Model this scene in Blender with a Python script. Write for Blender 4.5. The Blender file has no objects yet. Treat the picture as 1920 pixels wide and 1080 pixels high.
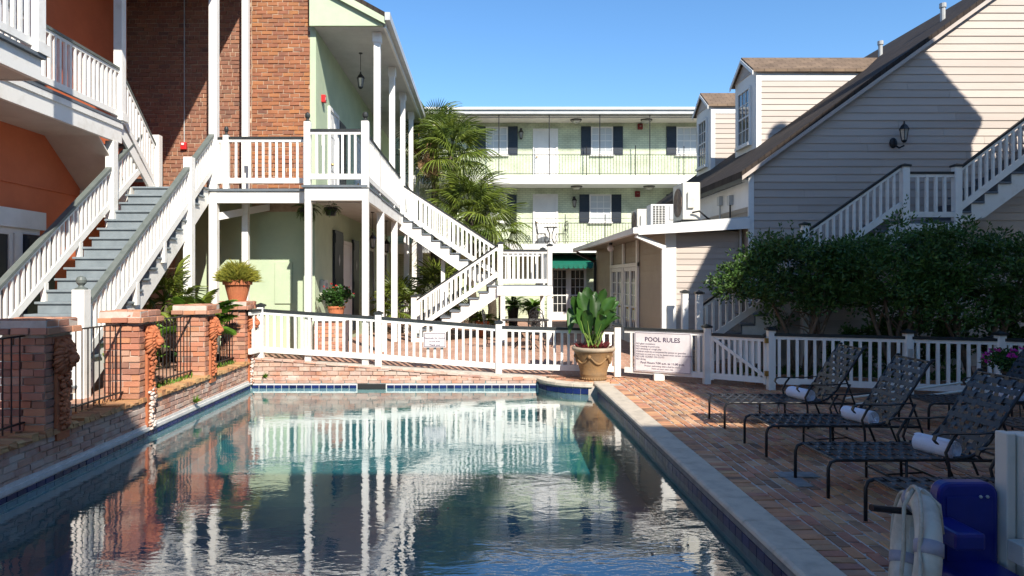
import bpy, bmesh, math, random
from mathutils import Vector, Matrix
R_ = random.Random(7)
sc = bpy.context.scene
col = sc.collection
# ---------------------------------------------------------------- camera
cam_d = bpy.data.cameras.new("camera"); cam = bpy.data.objects.new("camera", cam_d); col.objects.link(cam)
cam.location = (0, 0, 2.0); cam.rotation_euler = (math.radians(90), 0, 0)
cam_d.sensor_width = 36; cam_d.lens = 36 * 1300 / 1920
cam_d.shift_x = 55 / 1920; cam_d.shift_y = -15 / 1920
cam_d.clip_start = 0.05; cam_d.clip_end = 2000
sc.camera = cam
# ---------------------------------------------------------------- sky, sun, exposure
SUN = Vector((0.516, -1.2, 1.0)).normalized()
w = bpy.data.worlds.new("World"); sc.world = w; w.use_nodes = True
nt = w.node_tree; nt.nodes.clear()
sky = nt.nodes.new("ShaderNodeTexSky"); sky.sky_type = 'NISHITA'; sky.sun_disc = False
sky.sun_elevation = math.asin(SUN.z); sky.sun_rotation = math.atan2(SUN.x, SUN.y)
sky.altitude = 0; sky.air_density = 1.0; sky.dust_density = 0.1; sky.ozone_density = 3.5
bgn = nt.nodes.new("ShaderNodeBackground"); bgn.inputs[1].default_value = 0.127
out = nt.nodes.new("ShaderNodeOutputWorld")
hsv = nt.nodes.new('ShaderNodeHueSaturation'); hsv.inputs['Saturation'].default_value = 1.17; hsv.inputs['Value'].default_value = 1.0
nt.links.new(sky.outputs[0], hsv.inputs['Color']); nt.links.new(hsv.outputs[0], bgn.inputs[0]); nt.links.new(bgn.outputs[0], out.inputs[0])
sl = bpy.data.lights.new("sun", 'SUN'); sl.energy = 5.0; sl.angle = math.radians(0.53); sl.color = (1, 0.93, 0.82)
so = bpy.data.objects.new("sun", sl); col.objects.link(so)
so.rotation_euler = SUN.to_track_quat('Z', 'Y').to_euler()
sc.view_settings.view_transform = 'Standard'; sc.view_settings.look = 'None'
sc.view_settings.exposure = 0.72; sc.view_settings.gamma = 1
try: sc.view_settings.use_curve_mapping = False
except Exception: pass
sc.cycles.max_bounces = 8; sc.cycles.transparent_max_bounces = 12
sc.cycles.use_denoising = True
sc.cycles.caustics_reflective = False; sc.cycles.caustics_refractive = False
sc.cycles.sample_clamp_indirect = 4.0

# ---------------------------------------------------------------- materials
def _n(nt, t, **kw):
    n = nt.nodes.new(t)
    for k, v in kw.items(): setattr(n, k, v)
    return n
def mat(name, c1, c2=None, rough=0.6, scale=4.0, bump=0.0, bscale=40.0, vary=0.0, spec=0.4, metal=0.0, trans=0.0, detail=5.0, mask=(0.35, 0.7), c3=None, stretch=None):
    """Principled material: two colours mixed by noise, optional per piece variation (tint attribute + object random), bump."""
    m = bpy.data.materials.new(name); m.use_nodes = True
    nt = m.node_tree; L = nt.links; p = nt.nodes["Principled BSDF"]
    tc = _n(nt, "ShaderNodeTexCoord"); geo = _n(nt, "ShaderNodeNewGeometry")
    co = geo.outputs["Position"]
    if stretch:
        mp = _n(nt, "ShaderNodeMapping"); mp.inputs["Scale"].default_value = stretch
        L.new(co, mp.inputs[0]); co = mp.outputs[0]
    nz = _n(nt, "ShaderNodeTexNoise"); nz.inputs["Scale"].default_value = scale; nz.inputs["Detail"].default_value = detail
    nz.inputs["Roughness"].default_value = 0.65
    L.new(co, nz.inputs["Vector"])
    rp = _n(nt, "ShaderNodeValToRGB")
    rp.color_ramp.elements[0].position = mask[0]; rp.color_ramp.elements[1].position = mask[1]
    rp.color_ramp.elements[0].color = (*c1, 1); rp.color_ramp.elements[1].color = (*(c2 or c1), 1)
    L.new(nz.outputs[0], rp.inputs[0]); colr = rp.outputs[0]
    if vary:
        at = _n(nt, "ShaderNodeAttribute"); at.attribute_name = "tint"
        oi = _n(nt, "ShaderNodeObjectInfo")
        ad = _n(nt, "ShaderNodeMath", operation='ADD'); L.new(at.outputs["Fac"], ad.inputs[0]); L.new(oi.outputs["Random"], ad.inputs[1])
        fr = _n(nt, "ShaderNodeMath", operation='FRACT'); L.new(ad.outputs[0], fr.inputs[0])
        if c3:
            r2 = _n(nt, "ShaderNodeValToRGB"); r2.color_ramp.interpolation = 'LINEAR'
            cs = c3
            while len(r2.color_ramp.elements) < len(cs): r2.color_ramp.elements.new(0.5)
            for i, c in enumerate(cs):
                r2.color_ramp.elements[i].position = i / (len(cs) - 1); r2.color_ramp.elements[i].color = (*c, 1)
            L.new(fr.outputs[0], r2.inputs[0])
            mx = _n(nt, "ShaderNodeMix", data_type='RGBA'); mx.inputs[0].default_value = vary
            L.new(colr, mx.inputs[6]); L.new(r2.outputs[0], mx.inputs[7]); colr = mx.outputs[2]
        else:
            mr = _n(nt, "ShaderNodeMapRange"); mr.inputs[3].default_value = 1 - vary; mr.inputs[4].default_value = 1 + vary
            L.new(fr.outputs[0], mr.inputs[0])
            hs = _n(nt, "ShaderNodeHueSaturation"); L.new(mr.outputs[0], hs.inputs["Value"]); L.new(colr, hs.inputs["Color"]); colr = hs.outputs[0]
    L.new(colr, p.inputs["Base Color"])
    p.inputs["Roughness"].default_value = rough; p.inputs["Metallic"].default_value = metal
    p.inputs["Specular IOR Level"].default_value = spec
    if bump:
        nb = _n(nt, "ShaderNodeTexNoise"); nb.inputs["Scale"].default_value = bscale; nb.inputs["Detail"].default_value = 4
        L.new(co, nb.inputs["Vector"])
        bp = _n(nt, "ShaderNodeBump"); bp.inputs["Strength"].default_value = bump; bp.inputs["Distance"].default_value = 0.01
        L.new(nb.outputs[0], bp.inputs["Height"]); L.new(bp.outputs[0], p.inputs["Normal"])
    if trans:
        tr = _n(nt, "ShaderNodeBsdfTranslucent"); ms = _n(nt, "ShaderNodeMixShader"); ms.inputs[0].default_value = trans
        hs = _n(nt, "ShaderNodeHueSaturation"); hs.inputs["Value"].default_value = 1.5; L.new(colr, hs.inputs["Color"]); L.new(hs.outputs[0], tr.inputs[0])
        o = nt.nodes["Material Output"]
        L.new(p.outputs[0], ms.inputs[1]); L.new(tr.outputs[0], ms.inputs[2]); L.new(ms.outputs[0], o.inputs[0])
    return m
M = {}
M['white'] = mat('white_paint', (.80, .785, .74), (.60, .57, .50), .5, 3.2, .2, 30, mask=(.52, .86), vary=.05)
M['trim'] = mat('white_trim_paint', (.74, .73, .70), (.62, .61, .57), .55, 1.5, .1, 25, mask=(.45, .85))
M['rail'] = mat('dark_rail_paint', (.014, .017, .018), (.028, .032, .032), .5, 6)
M['railgrey'] = mat('grey_green_rail_paint', (.105, .125, .115), (.15, .17, .16), .5, 6)
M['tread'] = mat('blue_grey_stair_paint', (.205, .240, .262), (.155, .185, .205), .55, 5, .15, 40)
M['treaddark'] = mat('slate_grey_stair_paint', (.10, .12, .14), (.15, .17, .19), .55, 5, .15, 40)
M['iron'] = mat('black_iron', (.012, .012, .014), (.03, .028, .027), .45, 12, .1, 60)
M['orange'] = mat('terracotta_stucco', (.66, .175, .072), (.57, .145, .06), .8, 1.6, .25, 30)
M['green'] = mat('green_stucco', (.46, .54, .37), (.38, .46, .32), .8, 1.3, .25, 30)
M['soffit'] = mat('pale_soffit_paint', (.66, .62, .56), (.56, .52, .46), .6, 2, .1, 20)
M['soffitgrey'] = mat('grey_beadboard_paint', (.58, .58, .56), (.45, .45, .43), .6, 1.5, .1, 20)
M['navy'] = mat('dark_navy_shutter_paint', (.010, .017, .028), (.018, .026, .038), .45, 5)
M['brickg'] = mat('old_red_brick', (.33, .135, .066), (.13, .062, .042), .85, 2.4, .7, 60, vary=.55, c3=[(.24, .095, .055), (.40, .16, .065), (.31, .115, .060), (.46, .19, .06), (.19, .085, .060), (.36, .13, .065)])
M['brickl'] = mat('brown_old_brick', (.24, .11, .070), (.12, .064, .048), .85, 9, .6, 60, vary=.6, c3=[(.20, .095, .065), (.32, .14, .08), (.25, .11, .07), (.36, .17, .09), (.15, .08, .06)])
M['brickp'] = mat('whitewashed_brick', (.42, .20, .135), (.56, .47, .40), .88, 3.5, .6, 60, vary=.55, c3=[(.42, .18, .11), (.56, .48, .42), (.36, .17, .13), (.52, .40, .32), (.46, .20, .11), (.32, .19, .16)], mask=(.38, .6))
M['brickpier'] = mat('pier_brick', (.46, .20, .12), (.34, .15, .10), .88, 5, .6, 60, vary=.65, c3=[(.48, .19, .10), (.42, .23, .17), (.54, .26, .13), (.15, .10, .09), (.46, .18, .11), (.54, .38, .28)])
M['bricksill'] = mat('yellowed_sill_brick', (.46, .27, .11), (.32, .15, .08), .88, 4, .6, 50, vary=.5, c3=[(.46, .24, .10), (.50, .34, .16), (.36, .16, .08), (.42, .22, .10)])
M['brickd'] = mat('deck_brick', (.54, .265, .145), (.10, .066, .046), .75, 2.6, .5, 50, vary=.62, c3=[(.56, .22, .11), (.64, .40, .20), (.40, .145, .10), (.60, .33, .17), (.14, .09, .065), (.62, .27, .12), (.46, .20, .15), (.64, .44, .26)], mask=(.44, .62))
M['mortar'] = mat('grey_mortar', (.54, .49, .43), (.38, .34, .29), .9, 6, .5, 60)
M['mortard'] = mat('deck_mortar', (.62, .56, .49), (.36, .31, .27), .9, 4, .5, 60)
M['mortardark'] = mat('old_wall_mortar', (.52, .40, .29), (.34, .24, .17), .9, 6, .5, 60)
M['stone'] = mat('cast_stone_coping', (.56, .49, .39), (.38, .33, .265), .75, 5, .5, 90, mask=(.45, .75))
M['tile'] = mat('cobalt_tile', (.006, .014, .075), (.008, .020, .10), .4, 5, vary=.35, spec=.25)
M['grout'] = mat('white_grout', (.66, .66, .64), (.5, .5, .48), .7, 8)
M['pool'] = mat('teal_pool_plaster', (.045, .21, .235), (.034, .17, .20), .7, 1.2)
M['tan'] = mat('tan_siding_paint', (.46, .395, .345), (.41, .35, .305), .6, 1.2, .15, 18, vary=.09, stretch=(.5, .5, 3))
M['olive'] = mat('shaded_tan_siding', (.36, .31, .24), (.31, .265, .205), .65, 1.5, .08, 18, vary=.04)  # darker copy of the tan siding, side-wall shade put into the colour
M['pale'] = None
M['fasc'] = mat('bright_fascia_paint', (.78, .78, .75), (.70, .70, .67), .5, 1.2)
M['gutter'] = mat('grey_gutter_metal', (.50, .51, .50), (.40, .41, .41), .4, 3)
M['glass'] = mat('window_glass', (.05, .06, .07), (.03, .04, .05), .05, .8, spec=1.0)
M['blind'] = mat('window_blinds', (.50, .53, .54), (.40, .43, .45), .35, 2, spec=.8, stretch=(.2, .2, 30))
M['darkglass'] = mat('dark_door_glass', (.018, .020, .022), (.03, .03, .03), .06, 1, spec=1.0)
M['black'] = mat('black_shade', (.012, .012, .013), None, .7)
M['terra'] = mat('terracotta_clay', (.46, .155, .065), (.36, .115, .052), .85, 7, .5, 40)
M['terralime'] = mat('lime_crusted_clay', (.62, .54, .48), (.44, .22, .14), .9, 9, .6, 30, mask=(.5, .62))
M['urn'] = mat('ochre_cast_urn', (.27, .155, .065), (.17, .11, .06), .8, 5, .5, 30, mask=(.4, .7))
M['urnrim'] = mat('pale_urn_rim', (.42, .34, .25), (.30, .24, .17), .8, 5, .4, 30)
M['red'] = mat('red_alarm_plastic', (.55, .02, .025), (.45, .02, .02), .35, 3)
M['deepblue'] = mat('reflected_sky_blue', (.010, .15, .22), (.008, .12, .18), .7, 1.2)  # sky reflection and water depth put into the floor colour
M['patch'] = mat('grey_cement', (.27, .28, .28), (.18, .185, .19), .9, 9, .4, 40)
M['cream'] = mat('cream_render', (.72, .69, .62), (.64, .61, .54), .8, 1.5)
M['maroon'] = mat('dark_red_plastic', (.16, .012, .014), None, .4)
M['steel'] = mat('grey_box_metal', (.42, .43, .42), (.34, .35, .35), .45, 4)
M['acw'] = mat('cream_enamel', (.62, .60, .53), (.52, .50, .43), .4, 4)
M['acfan'] = mat('rusty_fan_guard', (.20, .14, .10), (.30, .24, .19), .6, 14)
M['awning'] = mat('green_awning_canvas', (.003, .13, .085), (.003, .10, .065), .8, 4, .2, 60)
M['soil'] = mat('dark_bed_soil', (.035, .026, .019), (.06, .044, .03), .95, 7, .8, 30)
M['bark'] = mat('pale_brown_bark', (.21, .145, .095), (.12, .085, .06), .9, 12, .6, 40)
M['palmbark'] = mat('dark_palm_bark', (.055, .042, .030), (.10, .075, .05), .95, 14, .8, 30)
M['leafd'] = mat('glossy_dark_leaf', (.042, .095, .018), (.078, .150, .028), .42, 2.5, vary=.45, trans=.12)
M['leafpalm'] = mat('fan_palm_leaf', (.160, .195, .026), (.060, .105, .016), .42, 1.5, vary=.45, trans=.18)
M['leaffern'] = mat('fern_leaf', (.120, .230, .020), (.080, .170, .020), .55, 3, vary=.35, trans=.25)
M['leafgold'] = mat('golden_grass_leaf', (.30, .27, .035), (.16, .19, .03), .6, 6, vary=.35, trans=.2)
M['leafcanna'] = mat('broad_tropical_leaf', (.040, .105, .016), (.020, .058, .012), .42, 3, vary=.4, trans=.22)
M['leafdry'] = mat('dry_frond', (.42, .27, .14), (.30, .18, .09), .8, 5, vary=.3, trans=.15)
M['leafred'] = mat('red_bromeliad_leaf', (.16, .018, .022), (.07, .02, .02), .4, 8, vary=.4, trans=.15)
M['pink'] = mat('magenta_petals', (.62, .035, .36), (.45, .03, .28), .6, 9, vary=.3, trans=.2)
M['redflower'] = mat('red_petals', (.55, .03, .03), None, .6, vary=.3)
M['strap'] = mat('charcoal_vinyl_strap', (.030, .032, .038), (.042, .044, .050), .38, 6, vary=.2)
M['frame'] = mat('black_powder_coat', (.012, .012, .015), (.02, .02, .023), .4, 8)
M['towel'] = mat('white_terry_towel', (.74, .77, .86), (.66, .69, .80), .95, 20, .7, 160)
M['blue'] = mat('royal_blue_plastic', (.008, .018, .20), (.006, .014, .15), .32, 5)
M['ringw'] = mat('ring_buoy_vinyl', (.56, .53, .46), (.34, .32, .27), .5, 6, .15, 30, mask=(.5, .8))
M['strapgrey'] = mat('lilac_grey_webbing', (.36, .34, .40), (.28, .27, .31), .8, 20)
M['rope'] = mat('weathered_rope', (.52, .48, .40), (.38, .34, .27), .9, 30, .6, 90)
M['mast'] = mat('cream_painted_steel', (.58, .56, .51), (.40, .40, .33), .4, 3, mask=(.55, .85))
M['sign'] = mat('white_sign_board', (.74, .70, .70), (.62, .57, .57), .45, 3)
M['ink'] = mat('dark_purple_print', (.055, .028, .07), None, .6)
M['lampglass'] = mat('lantern_glass', (.34, .33, .29), (.28, .27, .24), .12, 4, spec=.9)
M['pole'] = mat('pale_aluminium_pole', (.62, .64, .58), None, .35, 4)
M['brass'] = mat('brass', (.45, .28, .08), None, .35, 4, metal=.8)
M['petiole'] = mat('pale_green_stalk', (.20, .30, .06), (.14, .22, .05), .5, 5, vary=.2)
def brick_tex(name, c1, c2, mort, bw, bh, ms, axes, rough=.85, bump=.5, nscale=1.5, dark=None):
    """brick pattern on a surface too far away for single bricks; axes = which world axes run along / across"""
    m = bpy.data.materials.new(name); m.use_nodes = True
    nt = m.node_tree; L = nt.links; p = nt.nodes["Principled BSDF"]
    geo = _n(nt, "ShaderNodeNewGeometry"); sp = _n(nt, "ShaderNodeSeparateXYZ"); cb = _n(nt, "ShaderNodeCombineXYZ")
    L.new(geo.outputs["Position"], sp.inputs[0]); L.new(sp.outputs[axes[0]], cb.inputs[0]); L.new(sp.outputs[axes[1]], cb.inputs[1])
    b = _n(nt, "ShaderNodeTexBrick"); b.inputs["Scale"].default_value = 1; b.inputs["Brick Width"].default_value = bw; b.inputs["Row Height"].default_value = bh
    b.inputs["Mortar Size"].default_value = ms; b.inputs["Mortar Smooth"].default_value = .2
    b.inputs["Color1"].default_value = (*c1, 1); b.inputs["Color2"].default_value = (*c2, 1); b.inputs["Mortar"].default_value = (*mort, 1)
    L.new(cb.outputs[0], b.inputs["Vector"])
    nz = _n(nt, "ShaderNodeTexNoise"); nz.inputs["Scale"].default_value = nscale; nz.inputs["Detail"].default_value = 6; L.new(geo.outputs["Position"], nz.inputs["Vector"])
    mr = _n(nt, "ShaderNodeMapRange"); mr.inputs[1].default_value = .3; mr.inputs[2].default_value = .7; mr.inputs[3].default_value = .72; mr.inputs[4].default_value = 1.15
    L.new(nz.outputs[0], mr.inputs[0])
    hs = _n(nt, "ShaderNodeHueSaturation"); L.new(mr.outputs[0], hs.inputs["Value"]); L.new(b.outputs["Color"], hs.inputs["Color"])
    L.new(hs.outputs[0], p.inputs["Base Color"]); p.inputs["Roughness"].default_value = rough; p.inputs["Specular IOR Level"].default_value = .3
    iv = _n(nt, "ShaderNodeMath", operation='SUBTRACT'); iv.inputs[0].default_value = 1; L.new(b.outputs["Fac"], iv.inputs[1])
    bp = _n(nt, "ShaderNodeBump"); bp.inputs["Strength"].default_value = bump; bp.inputs["Distance"].default_value = .01
    L.new(iv.outputs[0], bp.inputs["Height"]); L.new(bp.outputs[0], p.inputs["Normal"])
    return m
M['pale'] = brick_tex('pale_green_painted_brick', (.60, .66, .48), (.56, .62, .45), (.44, .50, .36), .23, .085, .012, (0, 2), .7, .7)
M['patio'] = brick_tex('patio_brick_paving', (.47, .26, .175), (.38, .19, .13), (.46, .37, .29), .22, .11, .010, (0, 1), .85, .4)
M['ground'] = mat('concrete_ground', (.24, .21, .18), (.17, .15, .13), .9, 1, .3, 20)
def shingle(name, c1, c2, axes, bw=.3, bh=.14):
    return brick_tex(name, c1, c2, tuple(x * .35 for x in c1), bw, bh, .008, axes, .92, .8, 2.5)
M['roof'] = shingle('dark_brown_shingles', (.048, .035, .028), (.034, .026, .022), (1, 0))
M['rooflit'] = shingle('sunlit_brown_shingles', (.22, .155, .105), (.17, .12, .085), (0, 1), .3, .10)  # dormer shingles made lighter, the sun on them put into the colour
def water_mat():
    m = bpy.data.materials.new('pool_water'); m.use_nodes = True
    nt = m.node_tree; L = nt.links; nt.nodes.clear()
    o = _n(nt, "ShaderNodeOutputMaterial"); gl = _n(nt, "ShaderNodeBsdfGlossy"); tr = _n(nt, "ShaderNodeBsdfTransparent")
    gl.inputs["Roughness"].default_value = .012; gl.inputs[0].default_value = (1, 1, 1, 1)
    tr.inputs[0].default_value = (.66, .90, .92, 1)
    lw = _n(nt, "ShaderNodeLayerWeight"); lw.inputs[0].default_value = .5
    pw = _n(nt, "ShaderNodeMath", operation='POWER'); L.new(lw.outputs['Facing'], pw.inputs[0]); pw.inputs[1].default_value = 3.2
    fr = _n(nt, "ShaderNodeMath", operation='MULTIPLY_ADD'); L.new(pw.outputs[0], fr.inputs[0]); fr.inputs[1].default_value = .91; fr.inputs[2].default_value = .09
    mx = _n(nt, "ShaderNodeMixShader")
    geo = _n(nt, "ShaderNodeNewGeometry")
    mp = _n(nt, "ShaderNodeMapping"); mp.inputs["Scale"].default_value = (.75, 1.6, 1); L.new(geo.outputs["Position"], mp.inputs[0])
    n1 = _n(nt, "ShaderNodeTexNoise"); n1.inputs["Scale"].default_value = 2.6; n1.inputs["Detail"].default_value = 3.0; n1.inputs["Distortion"].default_value = .8
    n2 = _n(nt, "ShaderNodeTexNoise"); n2.inputs["Scale"].default_value = 17.0; n2.inputs["Detail"].default_value = 2.0
    L.new(mp.outputs[0], n1.inputs["Vector"]); L.new(mp.outputs[0], n2.inputs["Vector"])
    ad = _n(nt, "ShaderNodeMath", operation='MULTIPLY_ADD'); L.new(n2.outputs[0], ad.inputs[0]); ad.inputs[1].default_value = .22; L.new(n1.outputs[0], ad.inputs[2])
    bp = _n(nt, "ShaderNodeBump"); bp.inputs["Strength"].default_value = 1.0; bp.inputs["Distance"].default_value = .0026
    L.new(ad.outputs[0], bp.inputs["Height"])
    for n in (gl, lw): L.new(bp.outputs[0], n.inputs["Normal"])
    L.new(fr.outputs[0], mx.inputs[0]); L.new(tr.outputs[0], mx.inputs[1]); L.new(gl.outputs[0], mx.inputs[2]); L.new(mx.outputs[0], o.inputs[0])
    return m
M['water'] = water_mat()

# ---------------------------------------------------------------- mesh helpers
def wloc(o):
    p = Vector((0, 0, 0))
    while o is not None:
        p += o.location; o = o.parent
    return p
def V(*a): return Vector(a)
class MB:
    def __init__(s): s.v = []; s.f = []; s.t = []
    def add(s, vs, fs, tint=0.0):
        b = len(s.v); s.v += [tuple(x) for x in vs]; s.f += [tuple(i + b for i in f) for f in fs]; s.t += [tint] * len(vs)
        return s
    def box(s, x0, x1, y0, y1, z0, z1, tint=0.0):
        return s.add([(x0, y0, z0), (x1, y0, z0), (x1, y1, z0), (x0, y1, z0), (x0, y0, z1), (x1, y0, z1), (x1, y1, z1), (x0, y1, z1)],
                     [(0, 3, 2, 1), (4, 5, 6, 7), (0, 1, 5, 4), (1, 2, 6, 5), (2, 3, 7, 6), (3, 0, 4, 7)], tint)
    def bar(s, p, q, w, h, tint=0.0):
        """beam p -> q; w across (level), h in the vertical plane of the beam"""
        p = Vector(p); q = Vector(q); d = (q - p).normalized()
        side = d.cross(V(0, 0, 1))
        side = side.normalized() if side.length > 1e-4 else V(1, 0, 0)
        up = side.cross(d).normalized()
        a = side * w / 2; b = up * h / 2
        return s.add([p - a - b, p + a - b, p + a + b, p - a + b, q - a - b, q + a - b, q + a + b, q - a + b],
                     [(0, 3, 2, 1), (4, 5, 6, 7), (0, 1, 5, 4), (1, 2, 6, 5), (2, 3, 7, 6), (3, 0, 4, 7)], tint)
    def vbar(s, p, q, w, h, tint=0.0):
        """beam with vertical ends (stringers, raked rails): h measured vertically"""
        p = Vector(p); q = Vector(q); d = q - p; side = V(d.y, -d.x, 0).normalized() * w / 2; b = V(0, 0, h / 2)
        return s.add([p - side - b, p + side - b, p + side + b, p - side + b, q - side - b, q + side - b, q + side + b, q - side + b],
                     [(0, 3, 2, 1), (4, 5, 6, 7), (0, 1, 5, 4), (1, 2, 6, 5), (2, 3, 7, 6), (3, 0, 4, 7)], tint)
    def tube(s, pts, r, n=8, closed=False, tint=0.0, radii=None):
        pts = [Vector(p) for p in pts]; N = len(pts); rings = []; ref = None
        for i, p in enumerate(pts):
            a = pts[i - 1] if (i > 0 or closed) else pts[i]
            b = pts[(i + 1) % N] if (i < N - 1 or closed) else pts[i]
            d = (b - a).normalized()
            if ref is None: ref = d.orthogonal().normalized()
            ref = (ref - d * ref.dot(d)); ref = ref.normalized() if ref.length > 1e-5 else d.orthogonal().normalized()
            o2 = d.cross(ref); rr = radii[i] if radii else r
            rings.append([p + ref * math.cos(t) * rr + o2 * math.sin(t) * rr for t in [2 * math.pi * k / n for k in range(n)]])
        vs = [x for g in rings for x in g]; fs = []
        for i in range(N if closed else N - 1):
            j = (i + 1) % N
            for k in range(n): fs.append((i * n + k, i * n + (k + 1) % n, j * n + (k + 1) % n, j * n + k))
        if not closed: fs += [tuple(range(n - 1, -1, -1)), tuple((N - 1) * n + k for k in range(n))]
        return s.add(vs, fs, tint)
    def lathe(s, prof, c, n=24, tint=0.0):
        c = Vector(c); vs = []; fs = []
        for r, z in prof: vs += [c + V(r * math.cos(2 * math.pi * k / n), r * math.sin(2 * math.pi * k / n), z) for k in range(n)]
        for i in range(len(prof) - 1):
            for k in range(n): fs.append((i * n + k, i * n + (k + 1) % n, (i + 1) * n + (k + 1) % n, (i + 1) * n + k))
        fs += [tuple(range(n - 1, -1, -1)), tuple((len(prof) - 1) * n + k for k in range(n))]
        return s.add(vs, fs, tint)
    def ball(s, c, r, n=10, m=7, sq=(1, 1, 1), tint=0.0):
        vs = []; fs = []; c = Vector(c)
        for i in range(m + 1):
            a = math.pi * i / m
            for k in range(n):
                b = 2 * math.pi * k / n
                vs.append(c + V(r * sq[0] * math.sin(a) * math.cos(b), r * sq[1] * math.sin(a) * math.sin(b), r * sq[2] * math.cos(a)))
        for i in range(m):
            for k in range(n): fs.append((i * n + k, (i + 1) * n + k, (i + 1) * n + (k + 1) % n, i * n + (k + 1) % n))
        return s.add(vs, fs, tint)
    def prism(s, pts, d, tint=0.0):
        """planar polygon pts (3D) extruded by vector d"""
        n = len(pts); pts = [Vector(p) for p in pts]; d = Vector(d)
        return s.add(pts + [p + d for p in pts], [tuple(range(n)), tuple(range(2 * n - 1, n - 1, -1))] + [(i, (i + 1) % n, n + (i + 1) % n, n + i) for i in range(n)], tint)
    def mesh(s, name, m, off=V(0, 0, 0), smooth=False, recalc=True):
        me = bpy.data.meshes.new(name)
        me.from_pydata([(x[0] - off[0], x[1] - off[1], x[2] - off[2]) for x in s.v], [], s.f)
        if recalc:
            bm = bmesh.new(); bm.from_mesh(me)
            bmesh.ops.recalc_face_normals(bm, faces=bm.faces); bm.to_mesh(me); bm.free()
        if any(s.t):
            at = me.attributes.new("tint", 'FLOAT', 'POINT'); at.data.foreach_set("value", s.t)
        me.materials.append(M[m] if isinstance(m, str) else m)
        if smooth: me.polygons.foreach_set("use_smooth", [True] * len(me.polygons))
        return me
    def obj(s, name, m, parent=None, smooth=False, bevel=0.0, recalc=True, kind=None):
        off = wloc(parent) if parent else V(0, 0, 0)
        o = bpy.data.objects.new(name, s.mesh(name, m, off, smooth, recalc)); col.objects.link(o)
        if parent: o.parent = parent
        if bevel:
            b = o.modifiers.new("bevel", 'BEVEL'); b.width = bevel; b.segments = 2; b.limit_method = 'ANGLE'
        if kind: o["kind"] = kind
        return o
def thing(name, label, cat, loc=(0, 0, 0), group=None):
    o = bpy.data.objects.new(name, None); col.objects.link(o); o.location = loc; o.empty_display_size = .1
    o["label"] = label; o["category"] = cat
    if group: o["group"] = group
    return o
def tag(o, label, cat, group=None):
    o["label"] = label; o["category"] = cat
    if group: o["group"] = group
    return o
def struct(name, mb, m, **k):
    o = mb.obj(name, m, **k); o["kind"] = "structure"; return o
def piece(name, me, parent, loc, rot=None, scale=(1, 1, 1)):
    """an object that shares mesh data; loc is a world position"""
    o = bpy.data.objects.new(name, me); col.objects.link(o); o.parent = parent
    l = Vector(loc) - wloc(parent)
    mt = Matrix.Translation(l)
    if rot is not None: mt = mt @ rot.to_4x4()
    o.matrix_basis = mt @ Matrix.Diagonal((*scale, 1))
    return o
def copy_tree(o, parent=None):
    c = o.copy(); col.objects.link(c); c.parent = parent
    for ch in list(o.children): copy_tree(ch, c)
    return c
UNIT = {}
def unit(m):
    if m not in UNIT: UNIT[m] = MB().box(-.5, .5, -.5, .5, 0, 1).mesh('unit_bar_' + m, m)
    return UNIT[m]
def px(x, y, Y): return V((x - 905) * Y / 1300, Y, 2 - (y - 525) * Y / 1300)
def in_view(p, pad=0):
    if p.y < .3: return False
    x = 905 + 1300 * p.x / p.y; y = 525 - 1300 * (p.z - 2) / p.y
    return -pad < x < 1920 + pad and -pad < y < 1080 + pad
class Fr:
    """a wall frame: origin O, u along, v up, n out of the wall"""
    def __init__(s, O, U, Vv, N): s.O = Vector(O); s.U = Vector(U); s.V = Vector(Vv); s.N = Vector(N)
    def p(s, u, v, n=0): return s.O + s.U * u + s.V * v + s.N * n
    def box(s, mb, u0, u1, v0, v1, n0, n1, tint=0.0):
        return mb.add([s.p(u0, v0, n0), s.p(u1, v0, n0), s.p(u1, v1, n0), s.p(u0, v1, n0), s.p(u0, v0, n1), s.p(u1, v0, n1), s.p(u1, v1, n1), s.p(u0, v1, n1)],
                      [(0, 3, 2, 1), (4, 5, 6, 7), (0, 1, 5, 4), (1, 2, 6, 5), (2, 3, 7, 6), (3, 0, 4, 7)], tint)
    def rot(s): return Matrix((s.U, s.V, s.N)).transposed()
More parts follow.
